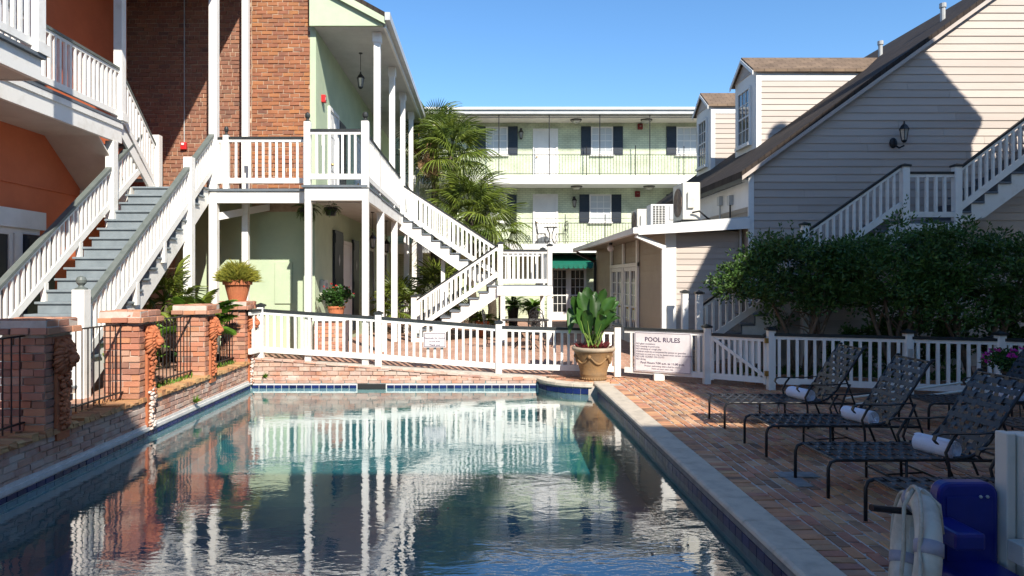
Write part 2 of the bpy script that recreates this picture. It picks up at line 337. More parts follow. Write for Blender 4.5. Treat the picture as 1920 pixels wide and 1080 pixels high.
# brick shape: open back, chamfered and slightly uneven front
def brick_mesh(m, seed):
    r = random.Random(seed); vs = []; j = lambda a: (r.random() - .5) * a
    for n_, ins in ((0, 0), (.62, 0), (1, .1)):
        for (u, v) in ((-.5, -.5), (.5, -.5), (.5, .5), (-.5, .5)):
            k = 1 - ins * (.45 if True else 1)
            vs.append((u * (1 - ins * .35) + j(.035), v * (1 - ins) + j(.09), n_ + (j(.35) if n_ == 1 else 0)))
    fs = [(8, 9, 10, 11)]
    for a in (0, 4):
        for k in range(4): fs.append((a + k, a + (k + 1) % 4, a + 4 + (k + 1) % 4, a + 4 + k))
    return vs, fs
BR = {}
def bricks(parent, fr, W, H, bl, bh, joint, m, proud=.018, cap=300, seed=1, keep=None, header_every=0, jit=.006, name='brick', row0=0, upto=None):
    """lay courses over the frame's u (0..W) x v (0..H); the `cap` nearest in view become objects, the rest one stuff part"""
    r = random.Random(seed); lst = []
    row = 0; v = 0.0
    while v + bh * .6 <= H:
        hdr = header_every and (row % header_every == header_every - 1)
        L = bl * .5 if hdr else bl
        u = -(L * (0.5 if row % 2 else 0)) + (r.random() - .5) * L * .15
        while u < W:
            l2 = L * (1 + (r.random() - .5) * .14)
            a = max(u, 0) + joint / 2; b = min(u + l2, W) - joint / 2
            if b - a > .03:
                cu = (a + b) / 2; cv = v + bh / 2
                if keep is None or keep(cu, cv):
                    lst.append((cu + 0, cv + (r.random() - .5) * jit, b - a, bh - joint + (r.random() - .5) * jit, proud * (1 + (r.random() - .5) * .8), r.random(), r.randrange(5), (r.random() - .5) * .02))
            u += l2
        v += bh; row += 1
    key = m
    if key not in BR:
        BR[key] = []
        for k in range(5):
            vs, fs = brick_mesh(m, 50 + k); BR[key].append((vs, fs, MB().add(vs, fs).mesh('brick_' + m, m, recalc=False)))
    C = V(0, 0, 2)
    def rank(b):
        p = fr.p(b[0], b[1]); return (0 if in_view(p) else 1, (p - C).length)
    lst.sort(key=rank)
    rot = fr.rot(); mb = MB(); nobj = 0
    for i, b in enumerate(lst):
        vs, fs, me = BR[key][b[6]]
        p = fr.p(b[0], b[1])
        tw = Matrix.Rotation(b[7], 3, 'Z')
        if nobj < cap and in_view(p):
            piece(name, me, parent, p, rot @ tw, (b[2], b[3], b[4])); nobj += 1
        else:
            q = rot @ tw @ Matrix.Diagonal((b[2], b[3], b[4]))
            mb.add([p + q @ Vector(x) for x in vs], fs, b[5])
    if mb.f: mb.obj(name + '_field', m, parent, recalc=False, kind='stuff')
    return len(lst)
def balusters(parent, p0, p1, z0, z1, spacing, wdt, m, name='baluster', ends=True):
    p0 = Vector(p0); p1 = Vector(p1); d = p1 - p0; L = V(d.x, d.y, 0).length; n = max(1, int(round(L / spacing)))
    ang = math.atan2(d.y, d.x); rot = Matrix.Rotation(ang, 3, 'Z')
    for i in range(1, n):
        q = p0 + d * (i / n)
        piece(name, unit(m), parent, q + V(R_.uniform(-.004, .004), R_.uniform(-.003, .003), z0), rot @ Matrix.Rotation(R_.uniform(-.06, .06), 3, 'Z') @ Matrix.Rotation(R_.uniform(-.006, .006), 3, 'Y'), (wdt, wdt * R_.uniform(.93, 1.05), z1 - z0))
def railing(parent, p0, p1, h=1.0, spacing=.14, wdt=.042, topm='rail', botm='white', bot=.12, tw=.085, th=.055, raked=False, both=True):
    """handrail part with its bottom rail and balusters as sub-parts; p0,p1 lie on the floor / nosing line"""
    p0 = Vector(p0); p1 = Vector(p1)
    hr = MB().vbar(p0 + V(0, 0, h - th / 2), p1 + V(0, 0, h - th / 2), tw, th).obj('handrail', topm, parent)
    MB().vbar(p0 + V(0, 0, h - th - .03), p1 + V(0, 0, h - th - .03), tw * .55, .06).obj('top_rail', botm, hr)
    MB().vbar(p0 + V(0, 0, bot), p1 + V(0, 0, bot), .06, .11 if not raked else .15).obj('bottom_rail', botm, hr)
    balusters(hr, p0, p1, bot, h - th - .02, spacing, wdt, botm)
    return hr
def post(parent, x, y, z0, z1, w=.11, m='white', cap=None, capm='rail', name='post', ball=False):
    o = MB().box(x - w / 2, x + w / 2, y - w / 2, y + w / 2, z0, z1).obj(name, m, parent, bevel=.006)
    if cap:
        c = MB(); k = w / 2
        if ball:
            c.lathe([(k * .95, 0), (k * .95, .02), (k * .45, .04), (k * .4, .06), (k * .75, .10), (k * .8, .14), (k * .6, .18), (k * .15, .20)], (x, y, z1), 14)
            c.obj('finial', capm, o, smooth=False)
        else:
            c.add([(x - k - .022, y - k - .022, z1), (x + k + .022, y - k - .022, z1), (x + k + .022, y + k + .022, z1), (x - k - .022, y + k + .022, z1),
                   (x - k - .022, y - k - .022, z1 + .035), (x + k + .022, y - k - .022, z1 + .035), (x + k + .022, y + k + .022, z1 + .035), (x - k - .022, y + k + .022, z1 + .035), (x, y, z1 + .075)],
                  [(0, 3, 2, 1), (0, 1, 5, 4), (1, 2, 6, 5), (2, 3, 7, 6), (3, 0, 4, 7), (4, 5, 8), (5, 6, 8), (6, 7, 8), (7, 4, 8)])
            c.obj('post_cap', capm, o)
    return o
def window(parent, fr, u, v, w_, h_, cols=3, rows=4, glass='glass', fm='trim', fw=.06, sill=True, depth=.05):
    mb = MB()
    fr.box(mb, u, u + fw, v, v + h_, 0, depth); fr.box(mb, u + w_ - fw, u + w_, v, v + h_, 0, depth)
    fr.box(mb, u + fw, u + w_ - fw, v, v + fw, 0, depth); fr.box(mb, u + fw, u + w_ - fw, v + h_ - fw, v + h_, 0, depth)
    o = mb.obj('window', fm, parent)
    cw = (w_ - 2 * fw) / cols; ch = (h_ - 2 * fw) / rows
    g = MB(); fr.box(g, -.5, .5, -.5, .5, -.5, .5); rot = fr.rot()
    if glass + 'p' not in UNIT: UNIT[glass + 'p'] = MB().box(-.5, .5, -.5, .5, -.5, .5).mesh('pane', glass)
    for i in range(cols):
        for j in range(rows):
            piece('pane', UNIT[glass + 'p'], o, fr.p(u + fw + (i + .5) * cw, v + fw + (j + .5) * ch, depth * .35), rot, (cw - .018, ch - .018, .006))
    b = MB()
    for i in range(1, cols): fr.box(b, u + fw + i * cw - .011, u + fw + i * cw + .011, v + fw, v + h_ - fw, 0, depth * .7)
    for j in range(1, rows):
        hw = .022 if j == rows // 2 else .010
        fr.box(b, u + fw, u + w_ - fw, v + fw + j * ch - hw, v + fw + j * ch + hw, 0, depth * (.74 if hw > .02 else .66))
    b.obj('glazing_bar', fm, o)
    bk = MB(); fr.box(bk, u + fw * .5, u + w_ - fw * .5, v + fw * .5, v + h_ - fw * .5, -.02, .004); bk.obj('reveal', fm, o)
    if sill:
        s_ = MB(); fr.box(s_, u - .05, u + w_ + .05, v - .07, v, 0, depth + .06); s_.obj('window_sill', fm, o)
    return o
def shutter(parent, fr, u, v, w_, h_, m='navy', n=.05, diamond=False):
    mb = MB(); fr.box(mb, u, u + w_, v, v + h_, .005, n); o = mb.obj('shutter', m, parent)
    b = MB()
    for (a, c) in ((.03, .12), (.46, .54), (.88, .97)): fr.box(b, u + .03, u + w_ - .03, v + h_ * a, v + h_ * c, n, n + .014)
    b.obj('batten', m, o)
    if diamond:
        d = MB(); cu = u + w_ / 2; cv = v + h_ * .72
        d.prism([fr.p(cu, cv - .16, n + .004), fr.p(cu + .09, cv, n + .004), fr.p(cu, cv + .16, n + .004), fr.p(cu - .09, cv, n + .004)], fr.N * .006); d.obj('diamond_cutout', 'steel', o)
    return o
def door(parent, fr, u, v, w_, h_, m='trim', casing='trim', panels=True, knob='brass', n=.03):
    c = MB(); fw = .09
    fr.box(c, u - fw, u, v, v + h_ + fw, 0, n + .03); fr.box(c, u + w_, u + w_ + fw, v, v + h_ + fw, 0, n + .03); fr.box(c, u, u + w_, v + h_, v + h_ + fw, 0, n + .03)
    mb = MB(); fr.box(mb, u, u + w_, v, v + h_, 0, n); o = mb.obj('door', m, parent)
    c.obj('door_casing', casing, o)
    if panels:
        for (a, b_, c0, c1) in ((.12, .45, .07, .30), (.55, .88, .07, .30), (.12, .45, .36, .66), (.55, .88, .36, .66), (.12, .45, .73, .90), (.55, .88, .73, .90)):
            q = MB(); fr.box(q, u + w_ * a, u + w_ * b_, v + h_ * c0, v + h_ * c1, n, n + .012); q.obj('door_panel', m, o)
    k = MB(); k.ball(fr.p(u + w_ * .08, v + .98, n + .05), .035, 8, 6); k.obj('door_knob', knob, o)
    return o
def glass_door(parent, fr, u, v, w_, h_, m='trim', cols=3, rows=5):
    o = window(parent, fr, u, v + .25, w_, h_ - .25, cols, rows, 'darkglass', m, .10, False, .05); o.name = 'french_door'
    b = MB(); fr.box(b, u, u + w_, v, v + .25, 0, .05); b.obj('kick_panel', m, o)
    k = MB(); k.ball(fr.p(u + w_ * .08, v + .98, .09), .03, 8, 6); k.obj('door_knob', 'brass', o)
    return o
def siding(parent, fr, H, ex, m, u0, u1, name='siding_board', t=.022, vstart=0.0):
    """lap boards; u0(v), u1(v) give the ends so that gables are cut to the rake"""
    v = vstart; i = 0
    while v < H - .01:
        b = min(v + ex, H); a0, a1, b0, b1 = u0(v), u1(v), u0(b), u1(b)
        if a1 - a0 > .02:
            if b1 < b0: b0 = b1 = (b0 + b1) / 2
            mb = MB().add([fr.p(a0, v, 0), fr.p(a1, v, 0), fr.p(b1, b, 0), fr.p(b0, b, 0), fr.p(a0, v, t), fr.p(a1, v, t), fr.p(b1, b, .005), fr.p(b0, b, .005)],
                          [(0, 3, 2, 1), (4, 5, 6, 7), (0, 1, 5, 4), (1, 2, 6, 5), (2, 3, 7, 6), (3, 0, 4, 7)])
            mb.obj(name, m, parent)
        v = b; i += 1
def siding2(parent, fr, H, ex, m, u0, u1, name='siding_board', t=.022, vstart=0.0, seed=3):
    """lap boards of random length with butt joints"""
    r = random.Random(seed); v = vstart
    while v < H - .01:
        b = min(v + ex, H); a0, a1, b0, b1 = u0(v), u1(v), u0(b), u1(b); cuts = []; c = a0 + r.uniform(.8, 3.6)
        while c < a1 - .5:
            if c > b0 + .3: cuts.append(c)
            c += r.uniform(2.4, 4.2)
        L = [(a0, b0)] + [(x, x) for x in cuts]; R = [(x - .004, x - .004) for x in cuts] + [(a1, b1)]
        for (la, lb), (ra, rb) in zip(L, R):
            if ra - la < .05: continue
            q = r.uniform(-.003, .003); tt = t + r.uniform(-.003, .004)
            MB().add([fr.p(la, v + q, 0), fr.p(ra, v + q, 0), fr.p(max(rb, lb), b, 0), fr.p(lb, b, 0), fr.p(la, v + q, tt), fr.p(ra, v - q, tt), fr.p(max(rb, lb), b, .005), fr.p(lb, b, .005)],
                     [(0, 3, 2, 1), (4, 5, 6, 7), (0, 1, 5, 4), (1, 2, 6, 5), (2, 3, 7, 6), (3, 0, 4, 7)]).obj(name, m, parent)
        v = b
def text(parent, s, p, size, U, N, m='ink', align='LEFT', name='lettering', bold=0.0):
    cu = bpy.data.curves.new(name, 'FONT'); cu.body = s; cu.size = size; cu.align_x = align; cu.extrude = .0008; cu.offset = bold
    cu.resolution_u = 2
    o = bpy.data.objects.new(name + '_tmp', cu); col.objects.link(o)
    dg = bpy.context.evaluated_depsgraph_get()
    me = bpy.data.meshes.new_from_object(o.evaluated_get(dg)); bpy.data.objects.remove(o)
    me.materials.clear(); me.materials.append(M[m])
    U = Vector(U).normalized(); N = Vector(N).normalized(); rot = Matrix((U, N.cross(U), N)).transposed()
    q = bpy.data.objects.new(name, me); col.objects.link(q); q.parent = parent
    q.matrix_basis = Matrix.Translation(Vector(p) - wloc(parent)) @ rot.to_4x4()
    return q
# ================================================================ SETTING: ground, pool, deck
WZ = -0.19                      # water level
PXL, PXR, PYN, PYF = -4.7, 2.2, 0.6, 14.05
g = MB()
X0, X1, Y0, Y1 = -400, 400, -400, 400
hx0, hx1, hy0, hy1 = -4.95, 2.44, 0.4, 14.3
for (a, b, c, d) in ((X0, hx0, Y0, Y1), (hx1, X1, Y0, Y1), (hx0, hx1, Y0, hy0), (hx0, hx1, hy1, Y1)):
    g.add([(a, c, -.03), (b, c, -.03), (b, d, -.03), (a, d, -.03)], [(0, 1, 2, 3)])
struct('ground', g, 'ground', recalc=False)
pb = MB()
zf = -1.35
pb.add([(PXL, PYN, zf), (PXR, PYN, zf), (PXR, PYF, zf + .5), (PXL, PYF, zf + .5), (PXL, PYN, -.03), (PXR, PYN, -.03), (PXR, PYF, -.03), (PXL, PYF, -.03)],
       [(0, 1, 2, 3), (0, 4, 5, 1), (1, 5, 6, 2), (2, 6, 7, 3), (3, 7, 4, 0)])
basin = struct('pool_basin', pb, 'pool', recalc=False)
MB().add([(PXL + .01, PYN, zf + .02), (PXR - .01, PYN, zf + .02), (PXR - .01, 9.2, zf + .02 + .5 * (9.2 - PYN) / (PYF - PYN)), (PXL + .01, 9.2, zf + .02 + .5 * (9.2 - PYN) / (PYF - PYN))], [(0, 1, 2, 3)]).obj('tinted_floor_sheet', 'deepblue', basin, recalc=False)  # blue overlay on the near floor, stands in for reflected sky and deep water
# curved stone corner (far right): quarter ellipse
CC, CRX, CRY = V(2.30, 14.15, 0), 1.17, .95
arc = [V(CC.x + CRX * math.cos(math.radians(t)), CC.y + CRY * math.sin(math.radians(t)), 0) for t in range(188, 266, 6)]
arc[0] = V(1.13, PYF, 0)
cw = MB(); poly = [V(p.x, p.y, -1.2) for p in arc] + [V(2.42, 13.2, -1.2), V(2.42, 14.4, -1.2), V(1.13, 14.4, -1.2)]
cw.prism(poly, (0, 0, 1.16)); struct('pool_corner_step', cw, 'mortar')
wt = MB().add([(PXL, PYN, WZ), (PXR, PYN, WZ), (PXR, PYF, WZ), (PXL, PYF, WZ)], [(0, 1, 2, 3)])
struct('pool_water', wt, 'water', recalc=False)
# blue waterline tiles: each tile is a piece of the basin
UNIT['tile'] = MB().box(-.5, .5, -.5, .5, -.5, .5).mesh('pool_tile', 'tile')
gb = MB().box(PXL, PXL + .02, PYN, PYF, WZ - .1, -.02); gb.obj('grout_band', 'grout', basin)
gb = MB().box(PXL + .02, 1.16, PYF - .02, PYF, WZ - .1, -.098); gb.obj('grout_band', 'grout', basin)
gb = MB().box(PXR - .02, PXR, PYN, 13.2, WZ - .1, -.055); gb.obj('grout_band', 'patch', basin)
tl = .152
x = PXL + .1
while x < 1.1:
    if not (-2.55 < x < -2.0): piece('pool_tile', UNIT['tile'], basin, (x, PYF - .024, WZ + .033), None, (tl - .012, .012, .06))
    x += tl
sk = MB().box(-2.53, -1.96, PYF - .032, PYF - .018, WZ - .02, -.1); sk.obj('skimmer_mouth', 'black', basin)
y = 4.6
while y < PYF - .1:
    piece('pool_tile', UNIT['tile'], basin, (PXL + .024, y, WZ + .035), None, (.012, tl - .012, .055)); y += tl
y = 3.9
while y < 13.1:
    piece('pool_tile', UNIT['tile'], basin, (PXR - .024, y, WZ + .035), None, (.012, tl - .012, .085)); y += tl
def along(pts, step):
    out = []; acc = 0
    for a, b in zip(pts, pts[1:]):
        L = (b - a).length
        while acc < L:
            out.append((a + (b - a) * (acc / L), (b - a).normalized())); acc += step
        acc -= L
    return out
for p, d in along(arc, tl):
    piece('pool_tile', UNIT['tile'], basin, p + V(0, -.004, WZ + .06), Matrix.Rotation(math.atan2(d.y, d.x), 3, 'Z'), (tl - .012, .014, .10))
# coping stones along the right edge and round the corner
def coping_mesh(L):
    mb = MB(); prof = [(0.02, -.05), (-.035, -.045), (-.055, -.022), (-.045, .0), (-.02, .012), (.25, .012), (.25, -.05)]
    vs = [V(a, 0.003, b) for a, b in prof] + [V(a, L - .003, b) for a, b in prof]; n = len(prof)
    return mb.add(vs, [tuple(range(n)), tuple(range(2 * n - 1, n - 1, -1))] + [(i, (i + 1) % n, n + (i + 1) % n, n + i) for i in range(n)])
cme = coping_mesh(.61).mesh('coping_stone', 'stone')
deck = MB().add([(2.43, PYN - 6, -.012), (14, PYN - 6, -.012), (14, 11.0, -.012), (8.6, 11.6, -.012), (5.3, 12.8, -.012), (2.75, 14.5, -.012), (1.13, 14.5, -.012), (1.13, 14.05, -.012), (2.43, 13.3, -.012)], [tuple(range(9))])
deck = struct('pool_deck', deck, 'mortard', recalc=False)
y = 3.3
while y < 13.1:
    piece('coping_stone', cme, deck, (PXR, y, 0)); y += .61
mb = MB(); n = len(arc)
for i in range(0, n - 1, 3):
    seg = arc[i:min(i + 4, n)]
    c2 = [p + V((CC.x - p.x), (CC.y - p.y), 0).normalized() * .24 for p in seg]
    k = MB(); o2 = [p - V((CC.x - p.x), (CC.y - p.y), 0).normalized() * .04 for p in seg]
    k.prism([V(p.x, p.y, -.05) for p in o2] + [V(p.x, p.y, -.05) for p in reversed(c2)], (0, 0, .068)); k.obj('coping_stone', 'stone', deck, bevel=.012)
# deck bricks: a header course beside the coping, then courses running away from the camera
def fence_y(x):      # deck ends at the right fence
    if x < 2.75: return 14.3
    if x < 4.33: return 14.3 - (x - 2.75) * .57
    if x < 5.27: return 13.4 - (x - 4.33) * .766
    return 12.68 - (x - 5.27) * .337
fr = Fr((2.452, 3.4, -.012), (0, 1, 0), (1, 0, 0), (0, 0, 1))
bricks(deck, fr, 9.75, .215, .108, .21, .016, 'brickd', .013, 60, 3)
fr = Fr((2.67, 3.2, -.012), (0, 1, 0), (1, 0, 0), (0, 0, 1))
bricks(deck, fr, 11.2, 9.0, .225, .116, .024, 'brickd', .010, 240, 4, keep=lambda u, v: 3.2 + u < fence_y(2.67 + v) + .2)
fr = Fr((1.35, 13.45, -.012), (1, 0, 0), (0, 1, 0), (0, 0, 1))
bricks(deck, fr, 1.3, .9, .215, .105, .012, 'brickd', .019, 60, 5, keep=lambda u, v: ((1.35 + u - CC.x) / (CRX - .22)) ** 2 + ((13.45 + v - CC.y) / (CRY - .22)) ** 2 < 1)
cp = MB().box(3.02, 3.42, 7.02, 7.2, .0, .009).box(3.05, 3.2, 6.7, 7.0, .0, .008); cp.obj('cement_patch', 'patch', deck)
# patio behind the fences (far bricks are material), sloping a little
def pat_z(x, y):
    zf_ = .43 - .078 * (x + 4.8) if x < .4 else max(.0, .03 - .01 * (x - .4)) + .0
    zf_ = max(zf_, .0); t = min(1, max(0, (y - 14.2) / 3.2))
    return zf_ * (1 - t) + .27 * t
pm = MB(); nx, ny = 50, 24; xs = [-9 + 22 * i / nx for i in range(nx + 1)]
for j in range(ny + 1):
    for i in range(nx + 1):
        x = xs[i]; y0_ = 14.22 if x < 2.75 else fence_y(x)
        if x < -5.0: y0_ = 14.3
        y = y0_ + (32 - y0_) * (j / ny) ** 1.5
        pm.v.append((x, y, pat_z(x, y) if y > 14.2 or x < 2.75 else min(.27, max(0, (y - y0_) * .04)))); pm.t.append(0)
for j in range(ny):
    for i in range(nx): pm.f.append((j * (nx + 1) + i, j * (nx + 1) + i + 1, (j + 1) * (nx + 1) + i + 1, (j + 1) * (nx + 1) + i))
struct('patio', pm, 'patio', recalc=False)
tm = MB().box(-9, -5.18, 1, 14.35, -.02, .30); struct('terrace', tm, 'patio')

# ================================================================ POOL WALL (left) with piers, grilles and lion masks
wall = thing('pool_wall', 'long low whitewashed brick wall along the left edge of the pool', 'wall', (-4.95, 9, WZ))
mb = MB().box(-5.2, -4.712, 2, 14.3, WZ - .3, .31); core = mb.obj('mortar_core', 'mortar', wall)
mb = MB().box(-4.73, -4.66, 2, 14.05, -.105, -.06); mb.obj('ledge', 'grout', wall)
fr = Fr((-4.712, 4.5, -.055), (0, 1, 0), (0, 0, 1), (1, 0, 0))
bricks(core, fr, 9.55, .37, .23, .073, .010, 'brickp', .016, 300, 11)
fr = Fr((-5.2, 4.2, .312), (0, 1, 0), (1, 0, 0), (0, 0, 1))
def sill_keep(u, v): return True
bricks(core, Fr((-5.22, 4.2, .31), (0, 1, 0), (1, 0, 0), (0, 0, 1)), 10.1, .56, .115, .28, .012, 'bricksill', .055, 180, 12)
def lion_parts():
    """head and foliage swag as one carved relief facing +x; origin at plaque top centre"""
    h = MB()
    h.ball((.05, 0, -.17), .115, 12, 9, (.75, .9, 1.05))
    for k in range(24):
        a = 2 * math.pi * k / 24; sy, cz = math.sin(a), math.cos(a); j = 1 + .12 * (k % 2)
        h.tube([(.095, sy * .055, -.165 + cz * .07), (.085, sy * .10 * j + .012 * cz, -.17 + cz * .12 * j), (.045, sy * .125 * j + .02 * cz, -.185 + cz * .155 * j), (.012, sy * .13 * j, -.205 + cz * .165 * j)], .02, 6, radii=[.012, .024, .022, .006])
    for k in range(14):
        a = 2 * math.pi * k / 14 + .2; sy, cz = math.sin(a), math.cos(a)
        h.tube([(.115, sy * .045, -.165 + cz * .06), (.115, sy * .075, -.168 + cz * .09), (.085, sy * .095 + .012 * cz, -.18 + cz * .115)], .014, 6, radii=[.008, .019, .006])
    h.ball((.145, 0, -.20), .060, 10, 7, (1.15, .85, .72))    # muzzle
    h.ball((.185, 0, -.180), .024, 8, 6, (.9, 1.25, .8))     # nose
    h.ball((.135, 0, -.262), .040, 8, 6, (1, .9, .6))        # lower jaw
    h.tube([(.09, 0, -.10), (.13, 0, -.13), (.185, 0, -.172)], .022, 7, radii=[.03, .026, .02])
    for s in (-1, 1):
        h.ball((.115, s * .042, -.115), .027, 8, 5, (.9, 1.3, .6))    # brows
        h.ball((.03, s * .10, -.065), .030, 7, 5, (.7, 1, 1.1))      # ears
        h.ball((.16, s * .030, -.225), .030, 8, 6, (1, .8, .8))     # jowls
    s2 = MB(); rr = random.Random(3)
    for i in range(74):
        t = i / 73; z = -.32 - t * .55; wv = .065 * (1 - .35 * t)
        s2.ball((.035 + rr.random() * .035, (rr.random() - .5) * 2 * wv, z), .019 + rr.random() * .016, 6, 4, (.8, 1.25, .7))
    return h, s2
lh, lsw = lion_parts()
lion_head_me = lh.mesh('lion_head', 'terra', smooth=True); lion_sw_me = lsw.mesh('leaf_swag', 'terra', smooth=True)
lion_lime = lsw.mesh('leaf_swag_limed', 'terralime', smooth=True)
plq = MB().box(0, .035, -.10, .10, -.98, 0).mesh('plaque', 'terra')
sizes = [(7.45, 'nearest'), (9.5, 'second'), (11.75, 'third'), (13.72, 'farthest')]
lab = {'nearest': 'shaded brick pier with a cap, nearest the camera on the pool wall',
       'second': 'sunlit brick pier with corbelled cap, second along the pool wall',
       'third': 'sunlit brick pier beside the areca palm, third along the pool wall',
       'farthest': 'brick pier at the pool corner carrying the clay flower pot'}
lab2 = {'nearest': 'shaded terracotta lion mask relief on the nearest pier', 'second': 'sunlit terracotta lion mask with lime crusted tail on second pier',
        'third': 'terracotta lion mask on the pier beside the areca palm', 'farthest': 'terracotta lion mask at the far corner of the pool'}
PZ = 1.57
for i, (py, nm) in enumerate(sizes):
    t = thing('brick_pier', lab[nm], 'pier', (-4.95, py + .25, .31), 'piers on the pool wall')
    c = MB().box(-5.178, -4.722, py + .022, py + .478, .36, PZ - .01).obj('pier_core', 'mortar', t)
    hh = PZ - .16 - .36
    bricks(c, Fr((-5.2, py + .02, .36), (1, 0, 0), (0, 0, 1), (0, -1, 0)), .5, hh, .25, .085, .011, 'brickpier', .02, 60, 20 + i)
    bricks(c, Fr((-4.722, py, .36), (0, 1, 0), (0, 0, 1), (1, 0, 0)), .5, hh, .25, .085, .011, 'brickpier', .02, 60, 30 + i)
    capo = MB().box(-5.235, -4.665, py - .045, py + .535, PZ - .16, PZ - .005).obj('cap_core', 'mortar', t)
    for j, (zz, e) in enumerate(((PZ - .16, .055), (PZ - .08, .035))):
        bricks(capo, Fr((-5.2 - e, py - e + .015, zz), (1, 0, 0), (0, 0, 1), (0, -1, 0)), .5 + 2 * e, .079, .21, .079, .010, 'brickpier', .03 - .01 * j, 12, 40 + i * 5 + j)
        bricks(capo, Fr((-4.7 + e - .015, py - e, zz), (0, 1, 0), (0, 0, 1), (1, 0, 0)), .5 + 2 * e, .079, .21, .079, .010, 'brickpier', .03 - .01 * j, 12, 60 + i * 5 + j)
    bricks(capo, Fr((-5.235, py - .04, PZ - .005), (1, 0, 0), (0, 1, 0), (0, 0, 1)), .57, .57, .19, .095, .010, 'brickpier', .012, 24, 80 + i)
    L = thing('lion_mask_fountain', lab2[nm], 'fountain mask', (-4.70, py + .27, 1.36), 'lion masks on the piers')
    L.scale = (1.0, 1.15, 1.15)
    for nm2, me in (('plaque', plq), ('lion_head', lion_head_me), ('leaf_swag', lion_sw_me)):
        o = bpy.data.objects.new(nm2, me); col.objects.link(o); o.parent = L
    if i in (1, 3):
        o = bpy.data.objects.new('limed_spout_tail', lion_lime); col.objects.link(o); o.parent = L; o.location = (0, 0, -.46); o.scale = (1, 1, .92)
        o = bpy.data.objects.new('limed_plaque_tail', plq); col.objects.link(o); o.parent = L; o.location = (0, 0, -.97); o.scale = (1, 1, .26)
gl = ['black iron grille left of the nearest pier', 'black iron grille between the nearest and second piers', 'black iron grille in front of the leafy bush', 'black iron grille below the areca palm']
for i, (a, b) in enumerate(((5.6, 7.45), (7.95, 9.5), (10.0, 11.75), (12.25, 13.72))):
    t = thing('iron_grille', gl[i], 'railing', (-4.93, a, .37), 'grilles between the piers')
    for z in (1.40, .47):
        MB().bar((-4.93, a, z), (-4.93, b, z), .03, .018).obj('flat_rail', 'iron', t)
    n = int((b - a) / .125)
    UNIT.setdefault('ironbar', MB().tube([(0, 0, 0), (0, 0, 1)], 1, 6).mesh('iron_bar', 'iron'))
    for k in range(n):
        piece('bar', UNIT['ironbar'], t, (-4.93, a + (k + .5) * (b - a) / n, .40), None, (.0085, .0085, 1.0))
# far wall of the pool (falls to the right), four brick courses at the left
fw = thing('pool_end_wall', 'low whitewashed brick wall at the far end of the pool, under the fence', 'wall', (-1.8, 14.2, -.03))
def fz(x): return .43 - .078 * (x + 4.8)
k = MB().add([(-4.75, 14.115, -.05), (1.3, 14.115, -.05), (1.3, 14.115, .02), (-4.75, 14.115, fz(-4.75) - .02), (-4.75, 14.42, -.05), (1.3, 14.42, -.05), (1.3, 14.42, .02), (-4.75, 14.42, fz(-4.75) - .02)],
             [(0, 1, 2, 3), (4, 7, 6, 5), (3, 2, 6, 7), (0, 3, 7, 4), (1, 5, 6, 2)]).obj('mortar_core', 'mortar', fw)
bricks(k, Fr((-4.7, 14.11, -.03), (1, 0, 0), (0, 0, 1), (0, -1, 0)), 5.9, .46, .235, .088, .011, 'brickp', .026, 170, 15, keep=lambda u, v: -.03 + v < fz(-4.7 + u) - .02)
bricks(k, Fr((-4.7, 14.03, -.032), (1, 0, 0), (0, 1, 0), (0, 0, 1)), 5.8, .09, .235, .09, .011, 'brickp', .045, 40, 16)
bricks(k, Fr((-4.7, 14.06, -.096), (1, 0, 0), (0, 0, 1), (0, -1, 0)), 5.8, .07, .235, .066, .010, 'brickp', .028, 40, 18)
sl_ = Fr((-4.72, 14.06, fz(-4.72) - .03), V(1, 0, -.078).normalized(), (0, 1, 0), V(.078, 0, 1).normalized())
bricks(k, sl_, 6.1, .34, .22, .11, .011, 'brickp', .03, 90, 17)

# ================================================================ FENCES
def fence(name, label, pts, h=1.0, posts=None, spacing=.145, group=None, topm='rail'):
    t = thing(name, label, 'fence', pts[0], group)
    for i, p in enumerate(pts):
        if posts is None or posts[i]: post(t, p[0], p[1], p[2] - .05, p[2] + h + .05, .13, cap=True)
    for a, b in zip(pts, pts[1:]):
        railing(t, a, b, h, spacing, .05, topm, 'white', .16, .10, .05)
    return t
ffar = [V(-4.62, 13.75, .42), V(-4.55, 14.22, .42), V(-2.14, 14.25, .26), V(.33, 14.25, .07), V(2.78, 14.33, .0)]
fence('picket_fence', 'sunlit white picket fence along the far end of the pool', ffar, .99, [0, 1, 1, 1, 1])
MB().box(-.0, .0, 0, 0, 0, 0)
t2 = fence('picket_fence', 'short white picket fence panel holding the pool rules sign', [V(2.92, 14.24, .0), V(4.33, 13.4, 0)], 1.03, [0, 1])
bp_ = MB().box(3.42, 3.62, 13.80, 13.90, 0, .12).obj('support_block', 'white', t2)
t3 = fence('picket_fence', 'shaded white picket fence behind the row of loungers', [V(5.27, 12.68, 0), V(7.35, 11.98, 0), V(8.62, 11.55, 0), V(10.9, 10.75, 0)], 1.03, [1, 1, 1, 1])
gt = thing('pool_gate', 'white picket gate with a diagonal brace beside the pool rules sign', 'gate', (4.8, 13.04, 0))
d = V(5.27 - 4.33, 12.68 - 13.4, 0); a = V(4.33, 13.4, 0) + d * .09; b = V(4.33, 13.4, 0) + d * .92
railing(gt, a, b, .98, .115, .05, 'rail', 'white', .16, .10, .05)
MB().vbar(a + V(0, -.04, .88), b + V(0, -.04, .22), .03, .07).obj('brace', 'white', gt)
for q in (a, b): post(gt, q.x, q.y, .08, .94, .06, name='stile')
for z in (.25, .85): MB().box(b.x - .05, b.x + .06, b.y - .12, b.y - .07, z, z + .09).obj('hinge', 'brass', gt)
